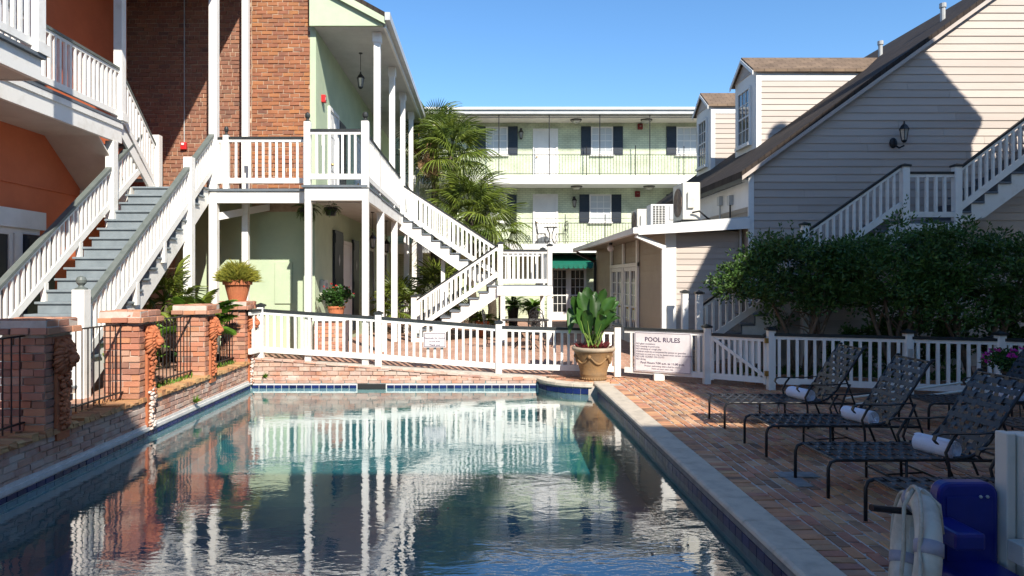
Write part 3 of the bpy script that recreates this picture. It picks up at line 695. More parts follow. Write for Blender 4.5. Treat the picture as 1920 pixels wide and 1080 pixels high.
dd = d.normalized(); MB().prism([a + dd * .42 + V(0, .05, .45), a + dd * .92 + V(0, .05, .45), a + dd * .92 + V(0, .05, .9), a + dd * .42 + V(0, .05, .9)], (.01, .015, 0)).obj('back_panel', 'trim', gt)
MB().box(7.31, 7.36, 11.86, 11.91, .62, .82).obj('latch', 'steel', t3)
# signs
def sign_on(name, label, p0, p1, z0a, z0b, hgt, lines, off=.05, border=True, m='sign'):
    p0 = Vector(p0); p1 = Vector(p1); U = V(p1.x - p0.x, p1.y - p0.y, 0); W = U.length; U.normalize(); N = U.cross(V(0, 0, 1)); Us = (V(p1.x, p1.y, z0b) - V(p0.x, p0.y, z0a)).normalized()
    o0 = V(p0.x, p0.y, z0a) + N * off
    t = thing(name, label, 'sign', o0)
    MB().prism([o0, o0 + Us * W, o0 + Us * W + V(0, 0, hgt), o0 + V(0, 0, hgt)], N * .012).obj('board', m, t, bevel=.004)
    if border:
        e = .02; f = N * .0135
        for (a, b) in (((e, e), (W - e, e)), ((e, hgt - e), (W - e, hgt - e)), ((e, e), (e, hgt - e)), ((W - e, e), (W - e, hgt - e))):
            A = o0 + Us * a[0] + V(0, 0, a[1]) + f; B = o0 + Us * b[0] + V(0, 0, b[1]) + f
            MB().tube([A, B], .0035 if hgt > .5 else .006, 5).obj('border_line', 'ink', t)
    for (s, u, v, size, al, bd) in lines:
        text(t, s, o0 + Us * (u * W) + V(0, 0, v * hgt) + N * .0135, size, Us, N, 'ink', al, 'lettering', bd)
    return t
A_ = V(2.92, 14.24, 0); B_ = V(4.33, 13.4, 0); s0 = A_.lerp(B_, .135); s1 = A_.lerp(B_, .83)
s_ = sign_on('pool_rules_sign', 'white board headed POOL RULES on the fence by the gate', s0, s1, .155, .155, .80, [
    ('POOL RULES', .5, .765, .125, 'CENTER', .002),
    ('NO glass containers', .03, .685, .048, 'LEFT', 0), ('NO running in pool area', .03, .620, .048, 'LEFT', 0), ('NO drinking or rough play', .03, .555, .048, 'LEFT', 0),
    ('Children must be accompanied by parent or guardian', .03, .490, .0465, 'LEFT', 0),
    ('Admission to pool area may be denied under certain circumstances', .03, .425, .0425, 'LEFT', 0),
    ('NO LIFE GUARD ON DUTY', .03, .360, .048, 'LEFT', 0), ('NO diving', .03, .295, .048, 'LEFT', 0),
    ('Pool Hours 7:00 a.m. to 11:00 p.m.', .5, .205, .062, 'CENTER', .001), ('Proper swimming attire shall be worn', .5, .135, .047, 'CENTER', 0), ('Swim at your own risk', .5, .07, .047, 'CENTER', 0)])
s_ = sign_on('no_alcohol_sign', 'small white notice reading Absolutely No Alcohol on the far picket fence', (-1.21, 14.25, 0), (-.75, 14.25, 0), .62, .62, .31, [
    ('Absolutely No Alcohol', .5, .58, .046, 'CENTER', .001), ('in Pool Area', .5, .36, .043, 'CENTER', .001), ('Thank you!', .5, .12, .05, 'CENTER', .0016)], .075)
# planting bed behind the right fence
bed = MB().add([(5.0, 13.25, .06), (8.8, 12.0, .06), (12.5, 10.9, .06), (12.5, 14.0, .10), (5.0, 14.0, .10)], [(0, 1, 2, 3, 4)]); struct('planting_bed', bed, 'soil', recalc=False)
ed = thing('bed_edging', 'low dark brick edging of the planting bed behind the shaded fence', 'edging', (7, 12.6, 0))
for (a, b) in (((5.0, 13.25), (8.8, 12.0)), ((8.8, 12.0), (12.5, 10.9))):
    U = V(b[0] - a[0], b[1] - a[1], 0); W = U.length; U.normalize(); N = U.cross(V(0, 0, 1))
    c = MB().prism([V(a[0], a[1], 0), V(b[0], b[1], 0), V(b[0], b[1], .22), V(a[0], a[1], .22)], N * -.12).obj('edging_core', 'mortard', ed)
    bricks(c, Fr((a[0], a[1], 0), U, (0, 0, 1), N), W, .23, .22, .075, .01, 'brickd', .02, 60, 91)
# ================================================================ STAIRS
def stair(t, o, ax, across, n, rise, run, width, tm='tread', rm='tread', sm='white', nos=.035):
    """closed-riser flight: o = foot of first riser at the near/left edge, ax = climbing direction, across = direction of width"""
    o = Vector(o); ax = Vector(ax); ac = Vector(across)
    fr = Fr(o, ax, (0, 0, 1), ac)
    for i in range(n):
        mb = MB(); fr.box(mb, i * run - nos, (i + 1) * run, (i + 1) * rise - .04, (i + 1) * rise, -.04, width + .04); mb.obj('tread', tm, t, bevel=.008)
        mb = MB(); fr.box(mb, i * run, i * run + .022, i * rise, (i + 1) * rise - .04, 0, width); mb.obj('riser', rm, t)
    for s in (0.0, width - .05):
        mb = MB(); pts = []
        for i in range(n):
            pts += [fr.p(i * run + .02, i * rise - .0, s), fr.p(i * run + .02, (i + 1) * rise - .04, s)]
        pts.append(fr.p(n * run, n * rise - .04, s)); pts.append(fr.p(n * run, n * rise - .36, s)); pts.append(fr.p(.36 * run / rise, -.0, s))
        # strip polygons so the saw-tooth stays planar and convex
        for i in range(n):
            x0, x1 = i * run + .02, (i + 1) * run + .02; zt = (i + 1) * rise - .042
            lo = lambda x: max(-.0, x * rise / run - .34)
            fr2 = [fr.p(x0, lo(x0), s), fr.p(x1, lo(x1), s), fr.p(x1, zt, s), fr.p(x0, zt, s)]
            mb.prism(fr2, ac * .05)
        mb.obj('stringer', sm, t)
# ---- long left stair up to the landing
LS = thing('courtyard_staircase', 'long white staircase with blue grey treads climbing at the left of the pool', 'staircase', (-6.6, 9.9, .3))
nR, rise, run = 19, .1921, .262
SY0 = 14.75 - nR * run; SZ0 = .30
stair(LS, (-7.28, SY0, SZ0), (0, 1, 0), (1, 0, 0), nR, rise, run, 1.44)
slope = rise / run
def nose(y): return SZ0 + rise + (y - SY0) * slope
FZ = 3.95
XR, XL = -5.80, -7.33
for X in (XR, XL):
    for a, b in ((10.1, 13.6), (13.78, 14.85)):
        railing(LS, (X, a, nose(a)), (X, b, nose(b)), .92, .135, .045, 'railgrey', 'white', .17, .11, .06, raked=True)
post(LS, XR, 10.02, .25, 1.86, .18, cap=True, capm='railgrey', ball=True, name='newel_post')
post(LS, XL, 10.02, .25, 1.86, .18, cap=True, capm='railgrey', ball=True, name='newel_post')
post(LS, XR, 13.7, .25, nose(13.7) + 1.05, .17, name='newel_post')
post(LS, XL, 13.7, 2.3, 4.74, .17, name='newel_post')
for yy in (11.6, 12.6):
    MB().box(XR - .04, XR + .04, yy - .045, yy + .045, nose(yy) - .25, nose(yy) + .12).obj('rail_bracket', 'white', LS)
    MB().box(XL - .04, XL + .04, yy - .045, yy + .045, nose(yy) - .25, nose(yy) + .12).obj('rail_bracket', 'white', LS)
# ---- landing balcony joining stair, brick gable and gallery
LB = thing('landing_balcony', 'white railed landing balcony on posts in front of the brick gable', 'balcony', (-4.2, 14.9, FZ))
def slab(mb, x0, x1, y0, y1, z1, th): mb.box(x0, x1, y0, y1, z1 - th, z1)
MB().box(-7.3, -3.72, 14.80, 16.28, FZ - .05, FZ).obj('floor_boards', 'treaddark', LB)
MB().box(-3.72, -2.36, 14.22, 16.28, FZ - .045, FZ + .003).obj('floor_boards', 'treaddark', LB)
MB().box(-5.75, -3.66, 14.84, 14.92, FZ - .30, FZ - .055).obj('fascia', 'white', LB)
MB().box(-3.66, -2.38, 14.26, 14.34, FZ - .31, FZ - .05).obj('fascia', 'white', LB)
MB().box(-2.46, -2.38, 14.34, 16.28, FZ - .31, FZ - .05).obj('fascia', 'white', LB)
MB().box(-3.66, -3.58, 14.34, 14.9, FZ - .31, FZ - .05).obj('fascia', 'white', LB)
MB().box(-7.3, -2.47, 14.93, 16.27, FZ - .12, FZ - .06).obj('soffit', 'soffitgrey', LB)
MB().vbar((-5.78, 14.9, 3.35), (-5.0, 16.2, 3.7), .08, .16).obj('brace', 'white', LB)
post(LB, XR + .02, 14.92, .25, 9.3, .17, name='tall_post')
post(LB, -5.33, 15.6, .3, 9.3, .14, name='tall_post')
post(LB, -5.50, 14.88, FZ, FZ + 1.15, .12, cap=True, ball=True, capm='rail')
post(LB, -3.62, 14.34, FZ - .05, FZ + 1.32, .135, cap=True, ball=True)
post(LB, -2.42, 14.30, FZ - .05, FZ + 1.32, .15, cap=True, ball=True)
railing(LB, (-5.44, 14.88, FZ), (-3.68, 14.88, FZ), 1.12, .15, .045, 'rail', 'white', .18, .08, .05)
railing(LB, (-5.78, 14.95, FZ), (-5.52, 14.90, FZ), 1.12, .09, .045, 'rail', 'white', .18, .08, .05)
railing(LB, (-3.55, 14.30, FZ), (-2.49, 14.30, FZ), 1.16, .135, .045, 'rail', 'white', .18, .08, .05)
railing(LB, (-2.42, 14.38, FZ), (-2.44, 16.4, FZ), 1.10, .135, .045, 'rail', 'white', .18, .08, .05)
post(LB, -3.60, 14.33, fz(-3.6), FZ - .05, .13, name='support_post')
post(LB, -2.42, 14.33, fz(-2.42), FZ - .05, .13, name='support_post')

# ================================================================ LEFT TERRACOTTA BUILDING
TB = thing('terracotta_building', 'terracotta orange building with a white upper gallery at the left edge', 'building', (-8.4, 9, .3))
XW = -8.34
MB().box(-14, XW, 3.5, 16.6, 0, 9.2).obj('wall', 'orange', TB)
GF = 5.19
fr = Fr((XW, 0, 0), (0, 1, 0), (0, 0, 1), (1, 0, 0))
mb = MB(); fr.box(mb, 3.5, 16.28, 3.72, 3.76, 0, .03); mb.obj('string_course', 'orange', TB)
# gallery floor, fascia, soffit, short flight down to the landing
MB().box(XW, -7.22, 9.9, 13.98, GF - .05, GF).obj('gallery_floor', 'treaddark', TB)
MB().box(XW, -6.22, 3.5, 9.9, GF - .052, GF - .002).obj('gallery_floor', 'treaddark', TB)
MB().box(XW, -7.33, 9.85, 13.2, GF - .44, GF - .40).obj('soffit', 'soffit', TB)
MB().box(XW, -6.36, 3.5, 9.80, GF - .36, GF - .32).obj('soffit', 'soffit', TB)
MB().box(-7.33, -7.26, 9.85, 13.95, GF - .445, GF - .055).obj('fascia', 'white', TB)
MB().box(-7.26, -7.23, 9.85, 13.95, GF - .16, GF - .055).obj('fascia_moulding', 'white', TB)
MB().box(-6.36, -6.28, 3.5, 9.86, GF - .36, GF - .055).obj('fascia', 'white', TB)
MB().box(-7.3, -6.36, 9.78, 9.86, GF - .36, GF - .055).obj('fascia', 'white', TB)
mb = MB().add([(XW, 13.2, GF - .44), (-7.33, 13.2, GF - .44), (-7.33, 14.4, 3.86), (XW, 14.4, 3.86), (XW, 13.2, GF - .40), (-7.33, 13.2, GF - .40), (-7.33, 14.4, 3.9), (XW, 14.4, 3.9)],
              [(0, 1, 2, 3), (4, 7, 6, 5), (0, 4, 5, 1), (1, 5, 6, 2), (2, 6, 7, 3), (3, 7, 4, 0)]); mb.obj('flight_soffit', 'soffit', TB)
MB().prism([(-7.33, 13.96, GF - .28), (-7.33, 13.96, GF - .02), (-7.33, 15.5, FZ + .06), (-7.33, 15.5, FZ - .2)], (.05, 0, 0)).obj('flight_stringer', 'white', TB)
MB().box(XW, -7.3, 14.4, 16.28, 3.75, FZ - .02).obj('landing_floor', 'soffit', TB)
MB().box(XW, -7.36, 14.36, 14.40, 3.3, 3.86).obj('landing_beam', 'white', TB)
for i in range(6):
    a = 13.98 + i * .255
    MB().box(XW, -7.34, a, a + .27, GF - (i + 1) * .2 - .04, GF - (i + 1) * .2).obj('tread', 'tread', TB)
railing(TB, (-7.30, 14.0, GF), (-7.30, 15.45, FZ + .05), 1.0, .125, .045, 'railgrey', 'white', .12, .09, .05, raked=True)
post(TB, -7.28, 15.5, FZ - .3, FZ + 1.28, .17, name='newel_post')
post(TB, -7.30, 13.95, GF - .05, 9.0, .17, name='gallery_post')
post(TB, -6.32, 9.82, GF - .05, 9.0, .17, name='gallery_post')
post(TB, -7.30, 10.0, GF - .05, 9.0, .14, name='gallery_post')
MB().box(-6.46, -6.2, 9.68, 9.95, GF, GF + .16).obj('post_plinth', 'white', TB)
MB().box(-7.42, -7.18, 13.83, 14.07, GF, GF + .16).obj('post_plinth', 'white', TB)
railing(TB, (-7.30, 10.05, GF), (-7.30, 13.88, GF), 1.06, .145, .05, 'railgrey', 'white', .14, .10, .05)
railing(TB, (-6.32, 5.0, GF), (-6.32, 9.75, GF), 1.06, .145, .05, 'railgrey', 'white', .14, .10, .05)
# roof over the gallery (above the picture); its eave shades the brick gable
mb = MB().prism([(-14, 4, 9.2), (-7.0, 4, 8.75), (-7.0, 4, 8.9), (-11, 4, 11.2), (-14, 4, 10)], (0, 7, 0)); mb.obj('roof', 'roof', TB)
mb = MB().prism([(-14, 11.0, 9.3), (-5.3, 11.0, 8.95), (-5.3, 11.0, 9.1), (-11, 11.0, 11.4), (-14, 11.0, 10)], (0, 5.28, 0)); mb.obj('roof', 'roof', TB)
# ground floor door with casing and dark shutters; upper door
d_ = door(TB, fr, 11.15, .3, .98, 2.5, 'navy', 'trim', False)
mb = MB(); fr.box(mb, 10.7, 13.06, 2.93, 3.26, 0, .12); fr.box(mb, 10.8, 12.95, 2.83, 2.93, 0, .07); fr.box(mb, 12.24, 12.44, .3, 2.83, 0, .09); fr.box(mb, 10.8, 11.0, .3, 2.83, 0, .09); mb.obj('door_surround', 'trim', TB)
shutter(TB, fr, 12.46, .45, .80, 2.36, 'navy', .16)
shutter(TB, fr, 12.55, GF, .55, 2.5, 'navy', .07); door(TB, fr, 11.6, GF, .9, 2.5, 'trim', 'trim', True)

# ================================================================ GREEN GALLERY BUILDING with brick gable
GB = thing('green_gallery_building', 'pale green building with brick gable end and a white columned two storey gallery', 'building', (-4.2, 18, .3))
YB, XG = 16.3, -3.9
MB().box(-10, XG, YB + .02, 29.2, .1, 3.93).obj('lower_wall', 'green', GB)
MB().box(-10, XG, YB + .02, 29.2, 3.95, 7.9).obj('upper_wall', 'green', GB)
MB().box(-7.2, -4.0, YB - .05, YB + .018, .1, 3.92).obj('stucco_panel', 'green', GB)
MB().box(-4.86, -4.46, YB - .085, YB - .052, 1.45, 2.42).obj('wall_hatch', 'green', GB)
MB().box(-4.16, XG, YB - .18, YB + .015, .1, 3.9).obj('pilaster', 'green', GB)
gw = MB().box(-8.34, XG - .14, YB - .03, YB + .019, 3.6, 9.6).obj('brick_gable', 'mortardark', GB)
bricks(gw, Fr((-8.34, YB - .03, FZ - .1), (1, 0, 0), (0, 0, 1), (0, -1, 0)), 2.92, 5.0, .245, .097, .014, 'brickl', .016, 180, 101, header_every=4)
g2 = MB().box(-5.40, XG - .14, YB - .07, YB - .031, 3.6, 9.6).obj('brick_gable_breast', 'mortardark', GB)
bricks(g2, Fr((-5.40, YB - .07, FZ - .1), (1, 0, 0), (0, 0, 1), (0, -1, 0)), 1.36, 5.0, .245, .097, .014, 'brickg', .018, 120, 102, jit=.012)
MB().box(XG - .14, XG - .002, YB - .075, YB + .017, 3.95, 8.4).obj('stucco_corner', 'green', GB)
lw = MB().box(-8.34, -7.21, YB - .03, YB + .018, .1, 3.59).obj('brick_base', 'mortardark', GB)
# gallery: floor, ceiling, posts, rails, roof, gutter
XP = -2.50
MB().box(XG, XP + .12, 16.3, 28.6, FZ - .05, FZ).obj('gallery_floor', 'treaddark', GB)
MB().box(XP + .02, XP + .10, 16.3, 28.6, FZ - .31, FZ - .055).obj('gallery_fascia', 'white', GB)
MB().box(XG, XP, 16.3, 28.6, FZ - .13, FZ - .06).obj('gallery_soffit', 'soffitgrey', GB)
MB().box(XG, -2.28, 16.06, 28.6, 7.86, 7.90).obj('gallery_ceiling', 'soffitgrey', GB)
for y in (16.45, 19.15, 21.7, 24.2, 26.7):
    p_ = post(GB, XP, y, FZ - .01, 7.86, .15, name='gallery_post'); MB().box(XP - .10, XP + .10, y - .10, y + .10, 7.62, 7.855).obj('capital', 'white', p_)
for y in (16.85, 19.5, 22.6, 25.2, 27.6):
    post(GB, XP + .02, y, .2, FZ - .31, .165, name='gallery_post')
railing(GB, (-2.44, 16.42, FZ), (-2.46, 20.5, FZ), 1.10, .135, .045, 'rail', 'white', .18, .08, .05)
railing(GB, (-2.46, 21.7, FZ), (-2.46, 28.5, FZ), 1.10, .135, .045, 'rail', 'white', .18, .08, .05)
mb = MB().prism([(XG - .1, 16.0, 7.87), (-2.30, 16.0, 7.87), (-2.30, 16.0, 8.0), (XG - .1, 16.0, 8.85)], (0, .06, 0)); mb.obj('gallery_gable_board', 'green', GB)
for i, (a, b) in enumerate(((8.25, 8.42), (8.00, 8.17))):
    pass
mb = MB().add([(-7.2, 15.95, 10.75), (-2.2, 15.95, 8.02), (-2.2, 28.8, 8.02), (-7.2, 28.8, 10.75), (-7.2, 15.95, 10.9), (-2.2, 15.95, 8.14), (-2.2, 28.8, 8.14), (-7.2, 28.8, 10.9)],
              [(0, 1, 2, 3), (4, 7, 6, 5), (0, 4, 5, 1), (1, 5, 6, 2), (2, 6, 7, 3), (3, 7, 4, 0)]); mb.obj('roof', 'roof', GB)
mb = MB().add([(-5.2, 15.9, 9.45), (-2.24, 15.9, 7.88), (-2.24, 15.9, 8.03), (-5.2, 15.9, 9.66), (-5.2, 15.948, 9.45), (-2.24, 15.948, 7.88), (-2.24, 15.948, 8.03), (-5.2, 15.948, 9.66)],
              [(0, 1, 2, 3), (4, 7, 6, 5), (0, 4, 5, 1), (1, 5, 6, 2), (2, 6, 7, 3), (3, 7, 4, 0)]); mb.obj('barge_board', 'green', GB)
MB().box(-2.24, -2.12, 15.86, 28.8, 7.95, 8.13).obj('gutter', 'gutter', GB)
MB().box(-2.30, -2.241, 16.06, 28.8, 7.84, 8.0).obj('eave_board', 'fasc', GB)
fr = Fr((XG, 0, 0), (0, 1, 0), (0, 0, 1), (1, 0, 0))
door(GB, fr, 17.55, FZ, .95, 2.35, 'trim', 'trim', True)
shutter(GB, fr, 18.62, FZ + .05, .9, 2.3, 'navy', .06)
for y in (21.2, 24.6):
    door(GB, fr, y, FZ, .95, 2.35, 'trim', 'trim', True); shutter(GB, fr, y + 1.05, FZ + .05, .8, 2.3, 'navy', .06)
shutter(GB, fr, 18.0, .55, 1.05, 2.75, 'navy', .07, True)
door(GB, fr, 19.3, .4, 1.0, 2.6, 'trim', 'trim', False); shutter(GB, fr, 20.6, .5, .9, 2.7, 'navy', .07, True)
for y in (22.4, 25.6): shutter(GB, fr, y, .5, 1.0, 2.7, 'navy', .07); door(GB, fr, y + 1.15, .4, 1.0, 2.6, 'navy', 'trim', False)
# things fixed to the gable and gallery wall
t = thing('fire_alarm_bell', 'red fire alarm horn on the sunlit green corner of the gallery', 'alarm', (-3.86, 16.8, 6.35))
MB().box(-3.90, -3.80, 16.74, 16.88, 6.30, 6.48).obj('housing', 'red', t, bevel=.012); MB().box(-3.80, -3.785, 16.77, 16.85, 6.35, 6.43).obj('strobe_lens', 'lampglass', t)
t = thing('fire_alarm_pull', 'red fire alarm box with grey conduit on the brick gable', 'alarm', (-7.0, 16.25, 5.1))
MB().box(-7.06, -6.92, 16.18, 16.25, 5.05, 5.22).obj('housing', 'red', t, bevel=.01); MB().box(-7.03, -6.97, 16.165, 16.18, 5.15, 5.20).obj('label_plate', 'sign', t)
MB().tube([(-6.98, 16.22, 5.22), (-6.98, 16.22, 9.0)], .013, 6).obj('conduit', 'steel', t)
t = thing('wall_notice', 'small white notice on the green gallery wall', 'notice', (-3.88, 16.85, 5.3)); MB().box(-3.898, -3.888, 16.78, 16.98, 5.25, 5.5).obj('sheet', 'sign', t)
t = thing('meter_box', 'cream utility box on the green wall under the landing', 'box', (-3.9, 17.4, 1.8))
MB().box(-3.9, -3.78, 16.6, 16.95, 1.62, 2.0).obj('housing', 'acw', t, bevel=.02); MB().box(-3.78, -3.74, 16.74, 16.80, 1.70, 1.92).obj('handle', 'acw', t)

# lanterns
def lantern(mb_frame, mb_glass, c, s=1.0):
    c = Vector(c)
    mb_glass.lathe([(.045 * s, -.15 * s), (.075 * s, .05 * s)], c, 6)
    mb_frame.lathe([(.10 * s, .05 * s), (.06 * s, .12 * s), (.02 * s, .16 * s), (.012 * s, .21 * s)], c, 6)
    mb_frame.lathe([(.02 * s, -.20 * s), (.055 * s, -.165 * s), (.05 * s, -.15 * s)], c, 6)
    for k in range(6):
        a = 2 * math.pi * k / 6
        mb_frame.tube([c + V(.05 * s * math.cos(a), .05 * s * math.sin(a), -.15 * s), c + V(.082 * s * math.cos(a), .082 * s * math.sin(a), .055 * s)], .006 * s, 4)
hl = [((-3.15, 17.9, 7.15), 7.86, 'black hanging lantern on the upper gallery behind its first post'), ((-3.15, 21.0, 7.15), 7.86, 'black hanging lantern on the upper gallery behind its second post'),
      ((-3.15, 24.0, 7.15), 7.86, 'black hanging lantern deepest along the upper gallery'), ((-2.95, 18.6, 3.05), 3.82, 'black hanging lantern under the gallery floor, nearest'), ((-2.95, 21.3, 3.05), 3.82, 'black hanging lantern under the gallery floor, farther back')]
for c, zt, lb in hl:
    t = thing('hanging_lantern', lb, 'lantern', (c[0], c[1], zt), 'gallery lanterns'); a = MB(); b = MB(); lantern(a, b, c, 1.1)
    a.obj('lantern_frame', 'iron', t); b.obj('lantern_glass', 'lampglass', t)
    MB().tube([V(*c) + V(0, 0, .26), (c[0], c[1], zt)], .008, 5).obj('chain', 'iron', t); MB().lathe([(.05, 0), (.05, .02)], (c[0], c[1], zt - .02), 10).obj('ceiling_rose', 'iron', t)

# ---- central switchback stair from the gallery to the patio
CS = thing('switchback_staircase', 'white switchback staircase from the gallery down to the brick patio', 'staircase', (-.5, 20, .27))
def flight_x(t, x0, z0, sx, n, rise, run, y0, y1, tm, sm='white'):
    """flight along x rising from (x0,z0) in direction sx"""
    stair(t, (x0, y0, z0), (sx, 0, 0), (0, 1, 0), n, rise, run, y1 - y0, tm, tm, sm)
LZ = 1.85
nU = 11; rU = (FZ - LZ) / nU; uR = .278
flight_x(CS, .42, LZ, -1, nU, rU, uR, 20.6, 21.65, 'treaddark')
nL = 9; rL = (LZ - .27) / nL; lR = .262
xl0 = .42 - nL * lR
flight_x(CS, xl0, .27, 1, nL, rL, lR, 19.35, 20.4, 'treaddark')
MB().box(.42, 1.92, 19.3, 21.7, LZ - .045, LZ).obj('landing_floor', 'treaddark', CS)
MB().box(.40, 1.94, 19.24, 19.30, LZ - .28, LZ - .02).obj('landing_fascia', 'white', CS)
MB().box(1.88, 1.94, 19.30, 21.7, LZ - .28, LZ - .05).obj('landing_fascia', 'white', CS)
for x, y in ((.56, 19.33), (1.86, 19.33), (.56, 21.65), (1.86, 21.65)): post(CS, x, y, .2, LZ - .05, .13, name='support_post')
def nu(x): return LZ + rU + (.42 - x) * rU / uR
def nl(x): return .27 + rL + (x - xl0) * rL / lR
for y in (20.62, 21.63): railing(CS, (-2.35, y, nu(-2.35) - .1), (.45, y, nu(.45)), .98, .135, .045, 'rail', 'white', .14, .08, .05, raked=True)
for y in (19.37, 20.38): railing(CS, (xl0 + .1, y, nl(xl0 + .1)), (.45, y, nl(.45)), .96, .135, .045, 'rail', 'white', .14, .08, .05, raked=True)
post(CS, .50, 19.35, LZ, LZ + 1.16, .13, cap=True, ball=False); post(CS, .50, 20.5, LZ, LZ + 1.2, .13, cap=True)
post(CS, 1.87, 19.35, LZ, LZ + 1.1, .13, cap=True); post(CS, 1.87, 21.6, LZ, LZ + 1.1, .13, cap=True)
railing(CS, (.58, 19.35, LZ), (1.80, 19.35, LZ), 1.0, .135, .045, 'rail', 'white', .12, .08, .05)
railing(CS, (1.87, 19.42, LZ), (1.87, 21.55, LZ), 1.0, .135, .045, 'rail', 'white', .12, .08, .05)
railing(CS, (.58, 21.6, LZ), (1.80, 21.6, LZ), 1.0, .135, .045, 'rail', 'white', .12, .08, .05)
post(CS, xl0 + .02, 19.37, .2, nl(xl0) + 1.08, .15, cap=True, name='newel_post'); post(CS, xl0 + .02, 20.38, .2, nl(xl0) + 1.08, .15, cap=True, name='newel_post')
for x in (-1.2,): post(CS, x, 21.0, .2, 2.6, .12, name='support_post')

# ================================================================ BACK BUILDING
BB = thing('pale_green_motel_block', 'pale green painted brick block with two rows of doors, shutters and iron balconies', 'building', (3, 30, .27))
YW, YE = 30.0, 28.7
MB().box(-7, 15, YW, 36, .2, 8.9).obj('wall', 'pale', BB)
MB().box(-7, 15, YE, YW, 5.98, 6.33).obj('upper_balcony_slab', 'fasc', BB)
MB().box(-7, 15, YE, YW, 3.13, 3.50).obj('lower_balcony_slab', 'fasc', BB)
MB().box(-7, 15, YE + .1, YW, 8.80, 8.86).obj('porch_ceiling', 'soffit', BB)
MB().box(-7.2, 15, YE - .1, 36.2, 8.86, 9.02).obj('roof_edge', 'gutter', BB)
MB().box(-7.25, 15, YE - .18, 36.3, 9.022, 9.12).obj('roof_cap', 'fasc', BB)
fr = Fr((0, YW, 0), (1, 0, 0), (0, 0, 1), (0, -1, 0))
def bx_(x): return (x - 905) * 30 / 1300
for (x0, x1, sh) in ((911, 952, True), (1108, 1149, True), (1268, 1308, True)):
    u0, u1 = bx_(x0), bx_(x1); window(BB, fr, u0, 7.42, u1 - u0, 1.2, 3, 4, 'blind', 'trim', .05)
    shutter(BB, fr, u0 - .43, 7.42, .42, 1.22); shutter(BB, fr, u1 + .01, 7.42, .42, 1.22)
for (x0, x1) in ((911, 950), (1105, 1146), (1268, 1308)):
    u0, u1 = bx_(x0), bx_(x1); window(BB, fr, u0, 4.50, u1 - u0, 1.2, 3, 4, 'blind', 'trim', .05)
    shutter(BB, fr, u0 - .43, 4.48, .42, 1.22); shutter(BB, fr, u1 + .01, 4.48, .42, 1.22)
for z in (6.33, 3.5): door(BB, fr, bx_(1003), z, .90, 2.12, 'trim', 'trim', True)
for u in (2.95, 3.72): glass_door(BB, fr, u, .27, .76, 2.25)
glass_door(BB, fr, 5.6, .27, .76, 2.25)
UNIT['tb'] = MB().tube([(0, 0, 0), (0, 0, 1)], 1, 5).mesh('thin_iron_bar', 'iron')
for z, full, short in ((6.33, (935.5, 1030, 1125, 1219, 1313), (1100, 1192, 1283)), (3.5, (), (968, 1060, 1135, 1290))):
    top = MB().bar((-6, YE + .05, z + .86), (14, YE + .05, z + .86), .03, .025).obj('balcony_rail', 'iron', BB)
    MB().bar((-6, YE + .05, z + 1.06), (14, YE + .05, z + 1.06), .02, .018).obj('upper_rail', 'iron', top)
    MB().bar((-6, YE + .05, z + .08), (14, YE + .05, z + .08), .025, .02).obj('lower_rail', 'iron', top)
    x = -2.2
    while x < 10.2:
        piece('bar', UNIT['tb'], top, (x, YE + .05, z + .08), None, (.0075, .0075, .78)); x += .125
    for q in full: piece('iron_post', UNIT['tb'], top, ((q - 905) * YE / 1300, YE + .05, z), None, (.020, .020, 8.84 - z))
    for q in short: piece('iron_post', UNIT['tb'], top, ((q - 905) * YE / 1300, YE + .05, z), None, (.018, .018, 1.22 if q != 1192 else 1.25))
MB().bar((-6, YE + .05, 8.74), (14, YE + .05, 8.74), .03, .03).obj('head_rail', 'iron', BB)
dl = ['above the window of the top balcony', 'at the right of the top balcony', 'above the window of the lower balcony', 'at the right of the lower balcony']
for i, (x, y, z) in enumerate(((1080, 0, 8.80), (1212, 0, 8.80), (1081, 0, 5.98), (1217, 0, 5.98))):
    c = V((x - 905) * 29.4 / 1300, 29.4, z); t = thing('ceiling_light', 'bronze dome ceiling light ' + dl[i], 'ceiling light', c, 'balcony ceiling lights')
    MB().lathe([(.13, -.05), (.24, -.04), (.25, 0)], c, 16).obj('rim', 'iron', t); MB().lathe([(.03, -.17), (.12, -.14), (.2, -.09), (.22, -.04)], c, 16).obj('glass_bowl', 'lampglass', t)
for (x, y, lb) in ((1199.8, 237.7, 'dark red alarm horn on the upper balcony wall'), (1194.8, 364, 'dark red alarm horn on the lower balcony wall')):
    p = px(x, y, 30); t = thing('alarm_horn', lb, 'alarm', p); MB().box(p.x - .11, p.x + .11, 29.9, 30, p.z - .13, p.z + .13).obj('housing', 'maroon', t, bevel=.03); MB().lathe([(.02, 0), (.06, .01)], (p.x, 29.89, p.z), 8).obj('strobe_lens', 'lampglass', t)
for (x, y, lb) in ((977, 251, 'black wall lantern left of the upper balcony door'), (1077, 379, 'black wall lantern right of the lower balcony door')):
    p = px(x, y, 29.85); t = thing('wall_lantern', lb, 'lantern', p); a = MB(); b = MB(); lantern(a, b, p, 1.2); MB().box(p.x - .05, p.x + .05, 29.9, 30, p.z - .1, p.z + .25).obj('wall_plate', 'iron', t)
    a.obj('lantern_frame', 'iron', t); b.obj('lantern_glass', 'lampglass', t)
t = thing('green_awning', 'dark green scalloped canvas awning over the patio french doors', 'awning', (3.8, 29.3, 2.9))
mb = MB(); mb.prism([(2.75, 28.66, 2.62), (2.75, 28.66, 2.66), (2.75, 29.98, 3.1), (2.75, 29.98, 2.62)], (2.2, 0, 0)); mb.obj('canopy', 'awning', t)
